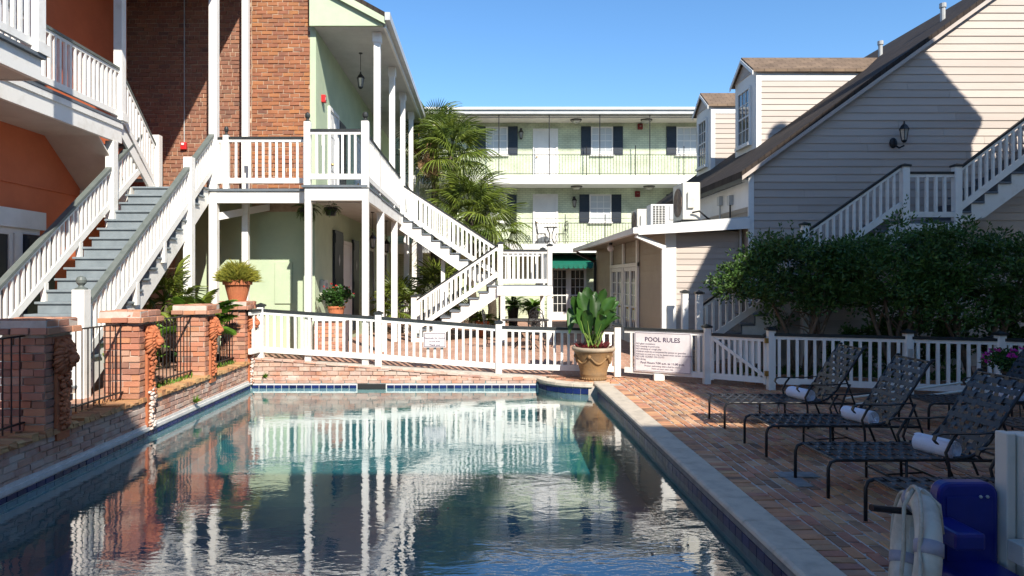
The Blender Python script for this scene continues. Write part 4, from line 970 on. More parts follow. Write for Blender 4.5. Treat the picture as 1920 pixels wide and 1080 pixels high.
for i in range(11):
    x = 2.75 + i * .2; MB().prism([(x, 28.64, 2.62), (x + .2, 28.64, 2.62), (x + .19, 28.64, 2.5), (x + .1, 28.64, 2.46), (x + .01, 28.64, 2.5)], (0, .015, 0)).obj('valance_scallop', 'awning', t)

# ================================================================ TAN BUILDING (right) with dormers, annex
TN = thing('tan_clapboard_house', 'tan clapboard house with brown shingle roof, two dormers and a gable end', 'building', (9, 16, .2))
YF = 15.3; XE = 5.88; EZ = 4.41; SL = .72; XRd = 12.44; ZR = EZ + SL * (XRd - XE); YBk = 24.2
mb = MB().prism([(XE, YF + .02, .0), (19, YF + .02, 0), (19, YF + .02, EZ), (XRd, YF + .02, ZR - .03), (XE, YF + .02, EZ - .03)], (0, YBk - YF, 0)); mb.obj('wall_core', 'tan', TN)
fr = Fr((XE, YF + .018, 0), (1, 0, 0), (0, 0, 1), (0, -1, 0))
EX = .1695
siding2(TN, fr, ZR - .1, EX, 'tan', lambda v: max(.09, (v - EZ) / SL + .09), lambda v: min(13.0, 2 * (XRd - XE) - (v - EZ) / SL), vstart=.1)
MB().box(XE - .02, XE + .10, YF - .015, YF + .03, .1, EZ - .05).obj('corner_board', 'trim', TN)
mb = MB(); o_ = .14; z = lambda x: EZ + SL * (x - XE)
xa = XE - .22
mb.prism([(xa, YF - .16, z(xa) - .02), (XRd, YF - .16, ZR - .02), (XRd, YF - .16, ZR + .13), (xa, YF - .16, z(xa) + .13)], (0, YBk + .3 - YF, 0)); mb.obj('roof', 'roof', TN)
mb = MB(); mb.prism([(XRd, YF - .16, ZR - .02), (19, YF - .16, z(XRd) - SL * (19 - XRd) - .02), (19, YF - .16, z(XRd) - SL * (19 - XRd) + .13), (XRd, YF - .16, ZR + .13)], (0, YBk + .3 - YF, 0)); mb.obj('roof', 'roof', TN)
mb = MB(); mb.prism([(xa, YF - .185, z(xa) - .07), (XRd, YF - .185, ZR - .07), (XRd, YF - .185, ZR + .02), (xa, YF - .185, z(xa) + .02)], (0, .024, 0)); mb.obj('rake_board', 'tan', TN)
MB().box(XE - .22, XE - .16, YF - .16, YBk, z(xa) - .12, z(xa) - .02).obj('eave_board', 'rail', TN)
MB().box(XE - .16, XE, YF + .02, YBk, EZ - .20, EZ - .16).obj('eave_soffit', 'trim', TN)
fl = Fr((XE, 0, 0), (0, 1, 0), (0, 0, 1), (-1, 0, 0))
mb = MB(); fl.box(mb, YF + .03, YBk, 3.62, EZ - .2, .0, .02); mb.obj('side_frieze', 'trim', TN)
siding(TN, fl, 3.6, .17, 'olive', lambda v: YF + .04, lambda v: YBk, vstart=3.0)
def dormer(y0, y1, xf, ze, zp):
    yc = (y0 + y1) / 2; xb = XE + (ze - EZ) / SL + .1
    mb = MB().prism([(xf, y0, z(xf) - .05), (xb, y0, z(xb)), (xb, y0, ze), (xf, y0, ze)], (0, y1 - y0, 0)); d_ = mb.obj('dormer', 'tan', TN)
    f = Fr((xf, y0, 0), (1, 0, 0), (0, 0, 1), (0, -1, 0)); v = z(xf); i = 0; ex = .155; zz = ze - .27
    k = int((zz - v) / ex) + 1
    for i in range(k + 1):
        a = zz - (i + 1) * ex; b = zz - i * ex; ua = .1; ub_ = lambda q: max(.0, (q - EZ) / SL + XE - xf)
        if ub_(a) <= .1: break
        mb = MB().add([f.p(ua, a, 0), f.p(ub_(a), a, 0), f.p(ub_(b), b, 0), f.p(ua, b, 0), f.p(ua, a, .022), f.p(ub_(a), a, .022), f.p(ub_(b), b, .004), f.p(ua, b, .004)],
                      [(0, 3, 2, 1), (4, 5, 6, 7), (0, 1, 5, 4), (1, 2, 6, 5), (2, 3, 7, 6), (3, 0, 4, 7)]); mb.obj('siding_board', 'tan', d_)
    MB().box(xf, xb - .3, y0 - .025, y0, ze - .27, ze).obj('frieze_board', 'trim', d_)
    MB().box(xf - .03, xf + .10, y0 - .03, y0 + .001, z(xf), ze - .001).obj('corner_board', 'trim', d_)
    g_ = Fr((xf, 0, 0), (0, 1, 0), (0, 0, 1), (-1, 0, 0))
    mb = MB(); g_.box(mb, y0, y1, z(xf) - .03, ze, 0, .04); mb.obj('face_board', 'trim', d_)
    g3 = Fr((xf - .042, 0, 0), (0, 1, 0), (0, 0, 1), (-1, 0, 0))
    window(d_, g3, y0 + .28, z(xf) + .30, (y1 - y0) - .56, ze - z(xf) - .62, 3, 4, 'glass', 'trim', .06)
    MB().prism([(xf - .06, y0 - .02, ze), (xf - .06, y1 + .02, ze), (xf - .06, yc, zp - .06)], (.1, 0, 0)).obj('pediment', 'tan', d_)
    for s, (ya) in ((0, y0 - .12), (1, y1 + .12)):
        zlo = ze - .06; xe2 = XE + (zp - EZ) / SL + .3; th = .07
        MB().add([(xf - .14, ya, zlo), (xf - .14, yc, zp), (xe2, yc, zp), (xe2 - .5, ya, zlo), (xf - .14, ya, zlo + th), (xf - .14, yc, zp + th), (xe2, yc, zp + th), (xe2 - .5, ya, zlo + th)],
                 [(0, 1, 2, 3), (4, 7, 6, 5), (0, 4, 5, 1), (1, 5, 6, 2), (2, 6, 7, 3), (3, 7, 4, 0)]).obj('dormer_roof', 'rooflit', d_)
        MB().add([(xf - .165, ya, zlo - .08), (xf - .165, yc, zp - .08), (xf - .165, yc, zp + .02), (xf - .165, ya, zlo + .02), (xf - .142, ya, zlo - .08), (xf - .142, yc, zp - .08), (xf - .142, yc, zp + .02), (xf - .142, ya, zlo + .02)],
                 [(0, 1, 2, 3), (4, 7, 6, 5), (0, 4, 5, 1), (1, 5, 6, 2), (2, 6, 7, 3), (3, 7, 4, 0)]).obj('rake_trim', 'trim', d_)
    return d_
dormer(18.2, 19.65, 7.2, 7.50, 8.0); dormer(21.8, 23.2, 7.2, 7.50, 8.0)
for x, y in ((10.95, 16.5), (10.9, 19.0)):
    v_ = MB().tube([(x, y, z(x)), (x, y, z(x) + .42)], .055, 10).tube([(x, y, z(x) + .42), (x, y, z(x) + .52)], .075, 10).obj('vent_pipe', 'steel', TN)
window(TN, fr, 6.55, 2.15, 1.3, 1.0, 2, 2, 'darkglass', 'tan', .07)
t = thing('wall_lantern', 'black carriage lantern on the shaded tan gable wall', 'lantern', (9.16, 15.2, 5.2)); a = MB(); b = MB(); lantern(a, b, (9.18, 15.1, 5.22), 1.15)
a.obj('lantern_frame', 'iron', t); b.obj('lantern_glass', 'lampglass', t); MB().tube([(9.06, 15.28, 5.0), (9.08, 15.12, 4.88), (9.18, 15.1, 4.93)], .02, 7).obj('bracket', 'iron', t); MB().ball((9.05, 15.28, 5.02), .09, 10, 7, (1, .5, 1.3)).obj('wall_plate', 'iron', t)
# annex: low shed-roofed wing on the left of the tan house
AX = thing('tan_annex', 'low tan wing with white trim, sloping gutter and french doors beside the house', 'building', (4.9, 18, .2))
XA, YA, YA2 = 4.14, 15.6, 25.2
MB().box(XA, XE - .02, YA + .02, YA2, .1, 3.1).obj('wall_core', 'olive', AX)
fa = Fr((XA, YA + .018, 0), (1, 0, 0), (0, 0, 1), (0, -1, 0)); siding(AX, fa, 3.08, .131, 'tan', lambda v: .22, lambda v: XE - XA - .12, vstart=.12)
MB().box(XA - .03, XA + .21, YA - .02, YA + .03, .1, 3.09).obj('corner_board', 'trim', AX)
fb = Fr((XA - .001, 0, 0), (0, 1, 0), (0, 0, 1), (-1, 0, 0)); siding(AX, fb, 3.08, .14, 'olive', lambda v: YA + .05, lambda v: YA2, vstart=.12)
gd = Fr((XA - .03, 0, 0), (0, 1, 0), (0, 0, 1), (-1, 0, 0))
for u in (18.4, 20.3):
    glass_door(AX, gd, u, .25, .75, 2.1, 'trim', 2, 5); glass_door(AX, gd, u + .78, .25, .75, 2.1, 'trim', 2, 5)
mb = MB(); gd.box(mb, 18.2, 22.1, 2.36, 2.46, 0, .06); gd.box(mb, 18.2, 18.39, .2, 3.05, 0, .055); gd.box(mb, 21.9, 22.1, .2, 3.05, 0, .055); gd.box(mb, 20.02, 20.2, .2, 3.05, 0, .055); mb.obj('door_trim', 'trim', AX)
mb = MB().add([(3.42, 15.25, 3.12), (XE, 15.25, 3.30), (XE, 25.4, 3.30), (3.42, 25.4, 3.12), (3.42, 15.25, 3.19), (XE, 15.25, 3.40), (XE, 25.4, 3.40), (3.42, 25.4, 3.19)],
              [(0, 1, 2, 3), (4, 7, 6, 5), (0, 4, 5, 1), (1, 5, 6, 2), (2, 6, 7, 3), (3, 7, 4, 0)]); mb.obj('roof', 'gutter', AX)
mb = MB().add([(3.42, 15.20, 2.99), (XE - .02, 15.20, 3.13), (XE - .02, 15.249, 3.13), (3.42, 15.249, 2.99), (3.42, 15.20, 3.17), (XE - .02, 15.20, 3.37), (XE - .02, 15.249, 3.37), (3.42, 15.249, 3.17)],
              [(0, 1, 2, 3), (4, 7, 6, 5), (0, 4, 5, 1), (1, 5, 6, 2), (2, 6, 7, 3), (3, 7, 4, 0)]); mb.obj('front_fascia', 'trim', AX)
MB().box(3.30, 3.42, 15.18, 25.4, 3.02, 3.15).obj('gutter', 'trim', AX)
MB().box(3.43, XA, 15.26, 25.3, 3.06, 3.11).obj('eave_soffit', 'olive', AX)
MB().bar((3.38, 15.28, 2.98), (XA - .06, 15.56, 2.72), .09, .10).obj('downspout_elbow', 'trim', AX); MB().box(XA - .13, XA - .035, 15.5, 15.6, .1, 2.72).obj('downspout', 'trim', AX)
MB().bar((3.38, 24.9, 2.98), (XA - .06, 25.1, 2.66), .09, .10).obj('downspout_elbow', 'rail', AX); MB().box(XA - .13, XA - .035, 25.0, 25.1, .1, 2.66).obj('downspout', 'rail', AX)
MB().tube([(XE - .10, 15.54, 3.3), (XE - .10, 15.54, .2)], .03, 8).obj('conduit', 'steel', AX)
t = thing('flood_lamp', 'white globe lamp under the annex eave', 'lamp', (3.62, 19.6, 3.06)); MB().ball((3.62, 19.6, 2.9), .10, 12, 8).obj('globe', 'sign', t); MB().lathe([(.04, 0), (.055, .07)], (3.62, 19.6, 2.98), 10).obj('socket', 'rail', t)
# air conditioners on the annex roof
def ac(x, y, w_, d_, h_, label, grille=False, s=1):
    z0 = 3.20 + (x - 3.42) * .08 + .07
    t = thing('air_conditioner', label, 'air conditioner', (x, y, z0), 'outdoor air conditioning units')
    MB().box(x, x + w_, y, y + d_, z0 + .06, z0 + h_).obj('cabinet', 'acw' if not grille else 'trim', t, bevel=.02)
    for q in (y + .05, y + d_ - .11): MB().box(x - .02, x + w_ + .02, q, q + .06, z0 - .04, z0 + .058).obj('mounting_rail', 'rail', t)
    if not grille:
        fan = MB(); c = V(x - .012, y + d_ * .45, z0 + h_ * .52); r0 = min(d_, h_) * .40
        vs = [c + V(0, r0 * math.cos(a), r0 * math.sin(a)) for a in [2 * math.pi * k / 24 for k in range(24)]]
        MB().prism(vs, (.008, 0, 0)).obj('fan_disc', 'acfan', t)
        for k in range(1, 5):
            q = [c + V(-.006, r0 * k / 4 * math.cos(a), r0 * k / 4 * math.sin(a)) for a in [2 * math.pi * j / 24 for j in range(24)]]; MB().tube(q, .006, 4, True).obj('guard_ring', 'acfan', t)
        MB().box(x + w_ * .25, x + w_ * .62, y - .06, y - .001, z0 + h_ * .35, z0 + h_ * .75).obj('service_cover', 'acw', t, bevel=.01)
        MB().tube([(x + w_ * .5, y - .05, z0 + .22), (x + w_ * .85, y - .12, z0 + .25), (x + w_ + .12, y - .1, z0 + .1), (x + w_ + .25, y - .05, z0 + .02)], .022, 7).obj('refrigerant_hose', 'frame', t)
    else:
        for i in range(4):
            for j in range(12): MB().box(x + .06 + i * .085, x + .12 + i * .085, y - .012, y - .001, z0 + .1 + j * .045, z0 + .125 + j * .045).obj('coil_slot', 'rail', t)
        MB().box(x + .5, x + .68, y - .03, y - .001, z0 + .25, z0 + h_ - .03).obj('service_cover', 'trim', t)
ac(4.76, 16.5, .42, .85, .95, 'tall cream air conditioner nearest on the annex roof, with a round fan')
ac(4.46, 18.4, .72, .5, .66, 'air conditioner with a punched grille in the middle of the annex roof', True)
ac(4.72, 21.2, .40, .85, .80, 'farthest cream air conditioner on the annex roof, half hidden')
for x_, zz, lb in ((16.9, 3.72, 'grey switch box higher on the white side wall'), (16.2, 3.66, 'grey switch box nearer the house corner')):
    t = thing('switch_box', lb, 'switch box', (XE - .06, x_, zz)); MB().box(XE - .12, XE - .022, x_, x_ + .16, zz + .1, zz + .32).obj('housing', 'steel', t); MB().tube([(XE - .07, x_ + .08, zz + .1), (XE - .07, x_ + .08, 3.42)], .02, 6).obj('conduit', 'steel' if zz > 3.7 else 'frame', t)
# right stair in front of the gable
RS = thing('side_staircase', 'shaded white staircase with dark handrail rising in front of the tan gable', 'staircase', (8, 14.6, .1))
rz0, rz1 = .35, 3.2; nA = 15; rA = (rz1 - rz0) / nA; uA = (8.52 - 4.45) / nA
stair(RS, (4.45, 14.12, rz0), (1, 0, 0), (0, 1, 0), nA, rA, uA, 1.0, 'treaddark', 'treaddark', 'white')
nB = 13; rB = .20; uB = .272
MB().box(8.52, 9.66, 14.08, 15.16, rz1 - .05, rz1).obj('landing_floor', 'treaddark', RS); MB().box(8.52, 9.66, 14.06, 14.12, rz1 - .28, rz1 - .055).obj('landing_fascia', 'white', RS)
stair(RS, (9.66, 14.12, rz1), (1, 0, 0), (0, 1, 0), nB, rB, uB, 1.0, 'treaddark', 'treaddark', 'white')
na = lambda x: rz0 + rA + (x - 4.45) * rA / uA; nb_ = lambda x: rz1 + rB + (x - 9.66) * rB / uB
for y in (14.10,):
    railing(RS, (4.42, y, na(4.42)), (8.50, y, na(8.5)), .97, .135, .045, 'rail', 'white', .14, .08, .05, raked=True)
    railing(RS, (9.70, y, nb_(9.7) - .1), (13.1, y, nb_(13.1)), .97, .135, .045, 'rail', 'white', .14, .08, .05, raked=True)
railing(RS, (8.66, 14.10, rz1), (9.58, 14.10, rz1), 1.0, .17, .05, 'rail', 'white', .13, .08, .05)
post(RS, 4.40, 14.10, .1, 1.72, .13, cap=True, name='newel_post'); post(RS, 4.40, 15.1, .1, 1.72, .13, cap=True, name='newel_post')
post(RS, 6.55, 14.10, .1, na(6.55) + 1.1, .13, cap=True, name='newel_post')
post(RS, 8.58, 14.10, .1, rz1 + 1.1, .14, cap=True, name='newel_post'); post(RS, 9.64, 14.10, .1, rz1 + 1.1, .14, cap=True, name='newel_post')
post(RS, 8.58, 15.1, .1, rz1, .13, name='support_post')
# ================================================================ buildings behind and beside the camera: they cast the courtyard's shade
HB = thing('rear_hotel_wing', 'cream hotel wing closing the courtyard behind the viewer', 'building', (0, -6, 0))
MB().box(-1.5, 14, -12, -3.6, -.03, 10.3).obj('wall', 'cream', HB); MB().box(-1.7, 14.2, -12.3, -3.25, 10.3, 10.62).obj('roof', 'roof', HB)
for i in range(5):
    for zz in (1.0, 4.2, 7.4): window(HB, Fr((0, -3.6, 0), (1, 0, 0), (0, 0, 1), (0, 1, 0)), 1.6 + i * 1.5, zz, 1.1, 1.7, 2, 4)
HR = thing('side_hotel_wing', 'gabled hotel wing to the right of the deck, outside the picture', 'building', (12, 0, 0))
mb = MB().prism([(8.75, 9.5, -.03), (13.3, 9.5, -.03), (13.3, 9.5, 9.9), (12.05, 9.5, 11.75), (8.75, 9.5, 9.2)], (0, -10.7, 0)); mb.obj('wall', 'cream', HR)
mb = MB().prism([(8.40, 9.66, 9.0), (12.05, 9.66, 11.80), (13.45, 9.66, 10.15), (13.45, 9.66, 10.3), (12.05, 9.66, 11.95), (8.40, 9.66, 9.12)], (0, -11, 0)); mb.obj('roof', 'roof', HR)
MB().box(13.46, 20, -1.2, 9.5, -.03, 9.55).obj('flat_extension', 'cream', HR)
MB().box(11.35, 12.0, 8.7, 9.5, 10.7, 13.1).lathe([(.30, 13.1), (.30, 13.4), (.2, 13.55)], (11.68, 9.1, 0), 14).obj('chimney', 'brickpier', HR)
# ================================================================ PLANTS
bush_later = []
def leaf(mb, p, d, up, L, W, tint, fold=.25, droop=0.0):
    d = d.normalized(); s = d.cross(up)
    s = s.normalized() if s.length > 1e-4 else d.orthogonal().normalized()
    n = s.cross(d).normalized()
    m = p + d * L * .5
    mb.add([p, m - s * W / 2 + n * W * fold, p + d * L - V(0, 0, droop), m + s * W / 2 + n * W * fold], [(0, 1, 2), (0, 2, 3)], tint)
def rdir(r):
    while True:
        v = V(r.uniform(-1, 1), r.uniform(-1, 1), r.uniform(-1, 1))
        if .05 < v.length < 1: return v.normalized()
def leafy(mb, r, centres, n, rad, L, W, bias=V(0, 0, .35)):
    for c in centres:
        tb = r.random()
        for i in range(n):
            o = rdir(r) * rad * r.random() ** .5; o.z *= .75
            d = (o.normalized() * .8 + rdir(r) * .7 + bias)
            leaf(mb, c + o, d, rdir(r), L * r.uniform(.7, 1.25), W * r.uniform(.8, 1.2), (tb * .5 + r.random() * .5) * .98 + .01)
def shade_tree(label, base, cx, cz, rx, ry, rz, seed, cy=None, n=190, top=None):
    r = random.Random(seed); base = Vector(base); cy = base.y if cy is None else cy
    t = thing('ligustrum_tree', label, 'tree', base, 'shaded trees in the bed behind the fence')
    tr = MB(); cents = []; C = V(cx, cy, cz)
    while len(cents) < n:
        v = rdir(r); q = r.uniform(.45, 1.0) ** .6
        lump = 1 + .30 * math.sin(v.x * 5 + seed) * math.cos(v.z * 4 + seed * 2) + .15 * math.sin(v.y * 7 + v.x * 3)
        p = C + V(v.x * rx, v.y * ry, v.z * rz) * q * lump
        if v.z < -.75 and r.random() < .6: continue
        cents.append(p)
    for k in range(6):
        a = r.uniform(0, 2 * math.pi); tip = C + V(math.cos(a) * rx * .6, math.sin(a) * ry * .5, r.uniform(-.1, .5) * rz)
        b0 = base + V(math.cos(a) * .07, math.sin(a) * .05, 0); m1 = b0.lerp(tip, .35) + V(r.uniform(-.1, .1), r.uniform(-.1, .1), .12); m2 = b0.lerp(tip, .7) + V(r.uniform(-.15, .15), r.uniform(-.1, .1), .08)
        tr.tube([b0, b0.lerp(m1, .5) + V(r.uniform(-.03, .03), 0, .02), m1, m2, tip], .04, 7, radii=[.055, .045, .038, .026, .012])
        for j in range(3):
            s_ = m1.lerp(m2, r.random()); e = s_ + V(r.uniform(-.5, .5), r.uniform(-.4, .4), r.uniform(.1, .5)); tr.tube([s_, s_.lerp(e, .5) + V(0, 0, .04), e], .015, 5, radii=[.02, .014, .008])
    tr.obj('trunk', 'bark', t, smooth=True)
    mb = MB(); leafy(mb, r, cents, 60, .21, .090, .044)
    for c in r.sample(cents, 34):                    # twigs that break the outline
        v = (c - C).normalized(); 
        for j in range(16): leaf(mb, c + v * (.08 + j * .028) + rdir(r) * .04, v + rdir(r) * .9, rdir(r), .075, .034, r.random())
    mb.obj('crown', 'leafd', t, recalc=False)
    return t
shade_tree('multi trunked dark green tree nearest the gate, bare stems showing', (6.05, 13.2, .08), 5.95, 2.10, 1.30, .72, .74, 21, n=190)
shade_tree('dark green tree in the middle of the shaded bed', (7.75, 12.95, .08), 7.5, 2.08, 1.35, .80, .88, 22, n=215)
shade_tree('dark green tree at the right edge behind the shaded fence', (9.1, 12.75, .08), 9.15, 2.05, 1.40, .80, .95, 23, n=225)
for i, (x, y, rx, hz) in enumerate(((7.1, 13.55, .45, .6), (7.9, 13.45, .6, .8), (8.9, 13.3, .6, .8), (9.9, 13.1, .6, .85), (10.8, 12.9, .6, .85))):
    bush_later.append((x, y, rx, hz, i))
gr = MB(); r = random.Random(5)
for i in range(2600):
    x = r.uniform(5.0, 11.5); y = r.uniform(13.2 - (x - 5) * .33, 13.9 - (x - 5) * .2); p = V(x, y, .08); d = V(r.uniform(-.6, .6), r.uniform(-.6, .6), 1); L = r.uniform(.2, .42)
    leaf(gr, p, d, rdir(r), L, .014, r.random(), .1, L * .25)
o = gr.obj('liriope_grass', 'leafd', recalc=False); o['kind'] = 'stuff'; o['label'] = 'tufts of dark grass like ground cover in the shaded bed'
# ---- fan palms
def fan_frond(seed, pet=.8, blade=.9, nseg=34, spread=118, droop=.55, m='leafpalm'):
    r = random.Random(seed); mb = MB()
    hub = V(pet, 0, 0)
    pts = [V(pet * k / 5, 0, -.10 * (k / 5) ** 2 * pet) for k in range(6)]; hub = pts[-1]
    mb.tube(pts, .014, 5, tint=.35, radii=[.022, .018, .015, .013, .011, .010])
    for i in range(nseg):
        a = math.radians(-spread + 2 * spread * i / (nseg - 1)); L = blade * (1 - .30 * (abs(a) / math.radians(spread)) ** 2) * r.uniform(.92, 1.06)
        d = V(math.cos(a), math.sin(a), 0); s = V(-math.sin(a), math.cos(a), 0); wd = blade * math.radians(2 * spread / nseg) * .42
        vs = []; st = [(0, .06), (.35, .55), (.6, .85), (.8, .55), (1.0, .05)]
        fold = (1 if i % 2 else -1) * .012; tn = .1 + .8 * r.random()
        for (q, wq) in st:
            z = -droop * L * max(0, q - .38) ** 1.6 * 1.9 + .03 * math.cos(a * 2) * q + fold
            xy = hub + d * (L * (q - .10 * max(0, q - .55)))
            vs += [xy + s * wd * wq * .5 + V(0, 0, z), xy - s * wd * wq * .5 + V(0, 0, z - fold * 1.5)]
        mb.add(vs, [(2 * k, 2 * k + 1, 2 * k + 3, 2 * k + 2) for k in range(len(st) - 1)], tn)
    return mb.mesh('fan_frond', m, recalc=False)
FF = [fan_frond(k) for k in range(4)]; FD = [fan_frond(10 + k, .55, .7, 26, 60, 1.1, 'leafdry') for k in range(2)]
FS = [fan_frond(20 + k, .45, .48, 28, 125, .3) for k in range(3)]
def rot_to(az, el, roll=0): return (Matrix.Rotation(az, 3, 'Z') @ Matrix.Rotation(-el, 3, 'Y') @ Matrix.Rotation(roll, 3, 'X'))
def fan_palm(label, base, heart, n, seed, meshes, s=1.0, dry=0, trunk_r=.13, elmin=-.9, face=None):
    r = random.Random(seed); base = Vector(base); heart = Vector(heart); t = thing('fan_palm', label, 'palm tree', base, 'fan palms')
    mb = MB(); k = 10; pts = [base.lerp(heart, i / k) + V(.05 * math.sin(i), .05 * math.cos(i * 1.3), 0) for i in range(k + 1)]
    mb.tube(pts, trunk_r, 10, radii=[trunk_r * (1.25 - .25 * i / k + .10 * (i % 2)) for i in range(k + 1)]); 
    mb.obj('trunk', 'palmbark', t)
    for i in range(n):
        az = i * 2.39996 + r.uniform(-.25, .25); el = elmin + (1.35 - elmin) * ((i + .5) / n) ** .8
        if face and r.random() < .4: az = face + r.uniform(-.9, .9)
        sc_ = s * r.uniform(.85, 1.12)
        piece('frond', r.choice(meshes), t, heart + V(0, 0, .25 * (i / n - .3)), rot_to(az, el, r.uniform(-.5, .5)), (sc_, sc_, sc_))
    for i in range(dry):
        az = r.uniform(2.7, 4.4); piece('dry_frond', r.choice(FD), t, heart + V(-.75 + r.uniform(-.15, .25), -.5, r.uniform(.1, .45)), rot_to(az, r.uniform(-1.5, -1.2), r.uniform(-1, 1)), (s * .8, s * .8, s * .8))
    return t
fan_palm('tall fan palm with dry brown fronds beside the gallery eave', (-1.0, 25.0, .27), (-1.15, 25.0, 6.45), 31, 1, FF, 1.0, 9)
fan_palm('fan palm with its crown halfway up, over the switchback stair', (-.35, 24.3, .27), (-.48, 24.2, 4.30), 32, 2, FF, 1.0, 0, elmin=-1.0)
fan_palm('tallest fan palm tucked behind the gallery gutter', (-1.75, 26.3, .27), (-1.85, 26.2, 7.25), 26, 3, FF, 1.0, 5)
fan_palm('fan palm leaning right, lowest of the tall palms', (.3, 25.2, .27), (.35, 25.0, 3.75), 18, 8, FF, .85, 0, elmin=-.8)
fan_palm('small potted fan palm in the dark space under the gallery', (-2.75, 22.3, .27), (-2.75, 22.3, 1.15), 22, 4, FS, 1.15, 0, .07, -.5)
fan_palm('young fan palm behind the stair posts', (-1.5, 23.0, .27), (-1.5, 23.0, 1.5), 22, 5, FS, 1.3, 0, .07, -.6)
fan_palm('dark young fan palm under the flight of the left staircase', (-6.15, 13.4, .30), (-6.15, 13.4, 1.55), 18, 6, FS, .9, 0, .05, -.6)
# ---- ferns: arching fronds with leaflets
def fern_frond(seed, L=.6, nl=16, w_=.10, m='leaffern', arch=1.0):
    r = random.Random(seed); mb = MB()
    P = lambda q: V(L * (q - .12 * q * q), 0, L * (.55 * q - arch * .75 * q * q))
    mb.tube([P(k / 6) for k in range(7)], .004, 4, tint=.4)
    for k in range(1, nl):
        q = k / nl; p = P(q); wl = w_ * math.sin(math.pi * (.12 + .86 * q)) ** .8
        for s in (-1, 1): leaf(mb, p, V(.35 if nl < 25 else .9, s, -.15 + r.uniform(-.1, .1)), V(0, 0, 1), wl * 1.0, L / nl * (1.1 if nl < 25 else .55), .1 + .8 * r.random(), .1, wl * (.2 if nl < 25 else .35))
    return mb.mesh('fern_frond', m, recalc=False)
FN = [fern_frond(k) for k in range(3)]; FNg = [fern_frond(5 + k, .6, 16, .10, 'leafd') for k in range(2)]
ARE = [fern_frond(30 + k, 1.25, 46, .40, 'leaffern' if k else 'leafpalm', .9) for k in range(3)]
def fern(label, c, n, s, seed, meshes=FN, cat='fern', name='potted_fern', pot=None, elr=(-.3, .9), group=None):
    r = random.Random(seed); c = Vector(c); t = thing(name, label, cat, c, group)
    if pot:
        pr, ph, pm = pot
        MB().lathe([(pr * .68, -ph), (pr * .95, -.05), (pr * 1.06, -.05), (pr * 1.06, 0), (pr * .9, 0), (pr * .85, -.03)], c, 20).obj('pot', pm, t, smooth=False)
    if name == 'hanging_fern':
        for k in range(3): MB().tube([c + V(.13 * math.cos(2.1 * k), .13 * math.sin(2.1 * k), -.02), c + V(0, 0, .22)], .004, 4).obj('hanging_wire', 'iron', t)
    for i in range(n):
        az = i * 2.4 + r.uniform(-.3, .3); q = s * r.uniform(.75, 1.15); piece('frond', r.choice(meshes), t, c, rot_to(az, r.uniform(*elr), r.uniform(-.3, .3)), (q, q, q))
    return t
fern('bright green fern in a dark pot under the stair landing', px(1000, 578, 22.5), 46, .95, 1, FN, pot=(.22, .35, 'iron'))
MB().lathe([(.18, 0), (.06, .05), (.05, .55), (.16, .60)], (px(1000, 578, 22.5).x, 22.5, .27), 14).obj('plant_stand', 'iron')
tag(bpy.data.objects['plant_stand'], 'black pedestal under the bright fern', 'plant stand')
fern('second bright fern behind the landing post', px(962, 575, 23.5), 40, 1.0, 12, FNg, pot=(.2, .8, 'iron'))
fern('green fern in a clay pot under the lower stair flight', px(905, 602, 21.0), 40, .9, 2, FN, pot=(.2, .48, 'terra'))
fern('smaller fern in a clay pot right of the lower stair flight', px(935, 606, 21.5), 30, .7, 3, FN, pot=(.18, .38, 'terra'))
fern('trailing fern hanging under the landing balcony', (-3.95, 15.6, 3.62), 34, .62, 4, FNg, name='hanging_fern', pot=(.17, .2, 'iron'), elr=(-.9, .4))
fern('small trailing fern hanging beside the first post under the landing', (-3.35, 15.3, 3.6), 22, .5, 14, FNg, name='hanging_fern', pot=(.14, .18, 'iron'), elr=(-.9, .3))
fern('feathery areca palm spilling over the grille by the clay pot', (-5.28, 12.9, 1.0), 18, .78, 7, ARE, 'palm', 'areca_palm', (.2, .75, 'terra'), (.05, 1.2))
fern('feathery areca palm half hidden behind the tall stair post', (-5.75, 14.0, 1.0), 14, .8, 17, ARE, 'palm', 'areca_palm', (.2, .7, 'terra'), (.2, 1.2))
# leafy bush behind the grille
def bush(name, label, c, rad, n, m, seed, L=.13, W=.05, per=40, flowers=None, cat='bush', pot=None):
    r = random.Random(seed); c = Vector(c); t = thing(name, label, cat, c)
    cents = []
    for i in range(n):
        v = rdir(r); cents.append(c + V(v.x * rad[0], v.y * rad[1], v.z * rad[2]) * r.uniform(.3, 1))
    mb = MB(); leafy(mb, r, cents, per, .13, L, W); mb.obj('foliage', m, t, recalc=False)
    st = MB()
    for p in r.sample(cents, min(8, n)): st.tube([c - V(0, 0, rad[2] * 1.2), c.lerp(p, .4), p], .008, 5)
    st.obj('stems', 'petiole', t)
    if flowers:
        fm, fn, fr_ = flowers; f = MB()
        for i in range(fn):
            v = rdir(r); v.z = abs(v.z); p = c + V(v.x * rad[0], v.y * rad[1], v.z * rad[2]) * 1.08 + rdir(r) * .04
            for k in range(6): leaf(f, p + rdir(r) * fr_ * .3, V(math.cos(k * 1.05), math.sin(k * 1.05), .4) + rdir(r) * .5, rdir(r), fr_, fr_ * .8, .05 + .9 * r.random())
        f.obj('blossom', fm, t, recalc=False)
    if pot:
        pr, ph, zt, pm = pot; MB().lathe([(pr * .7, zt - ph), (pr * .97, zt - .05), (pr * 1.06, zt - .05), (pr * 1.06, zt), (pr * .9, zt), (pr * .85, zt - .03)], (c.x, c.y, 0), 20).obj('pot', pm, t)
    return t
bush('leafy_bush', 'bright green bush behind the grille between the second and third piers', (-5.45, 10.9, .98), (.22, .42, .52), 34, 'leaffern', 41, .15, .045, 44)
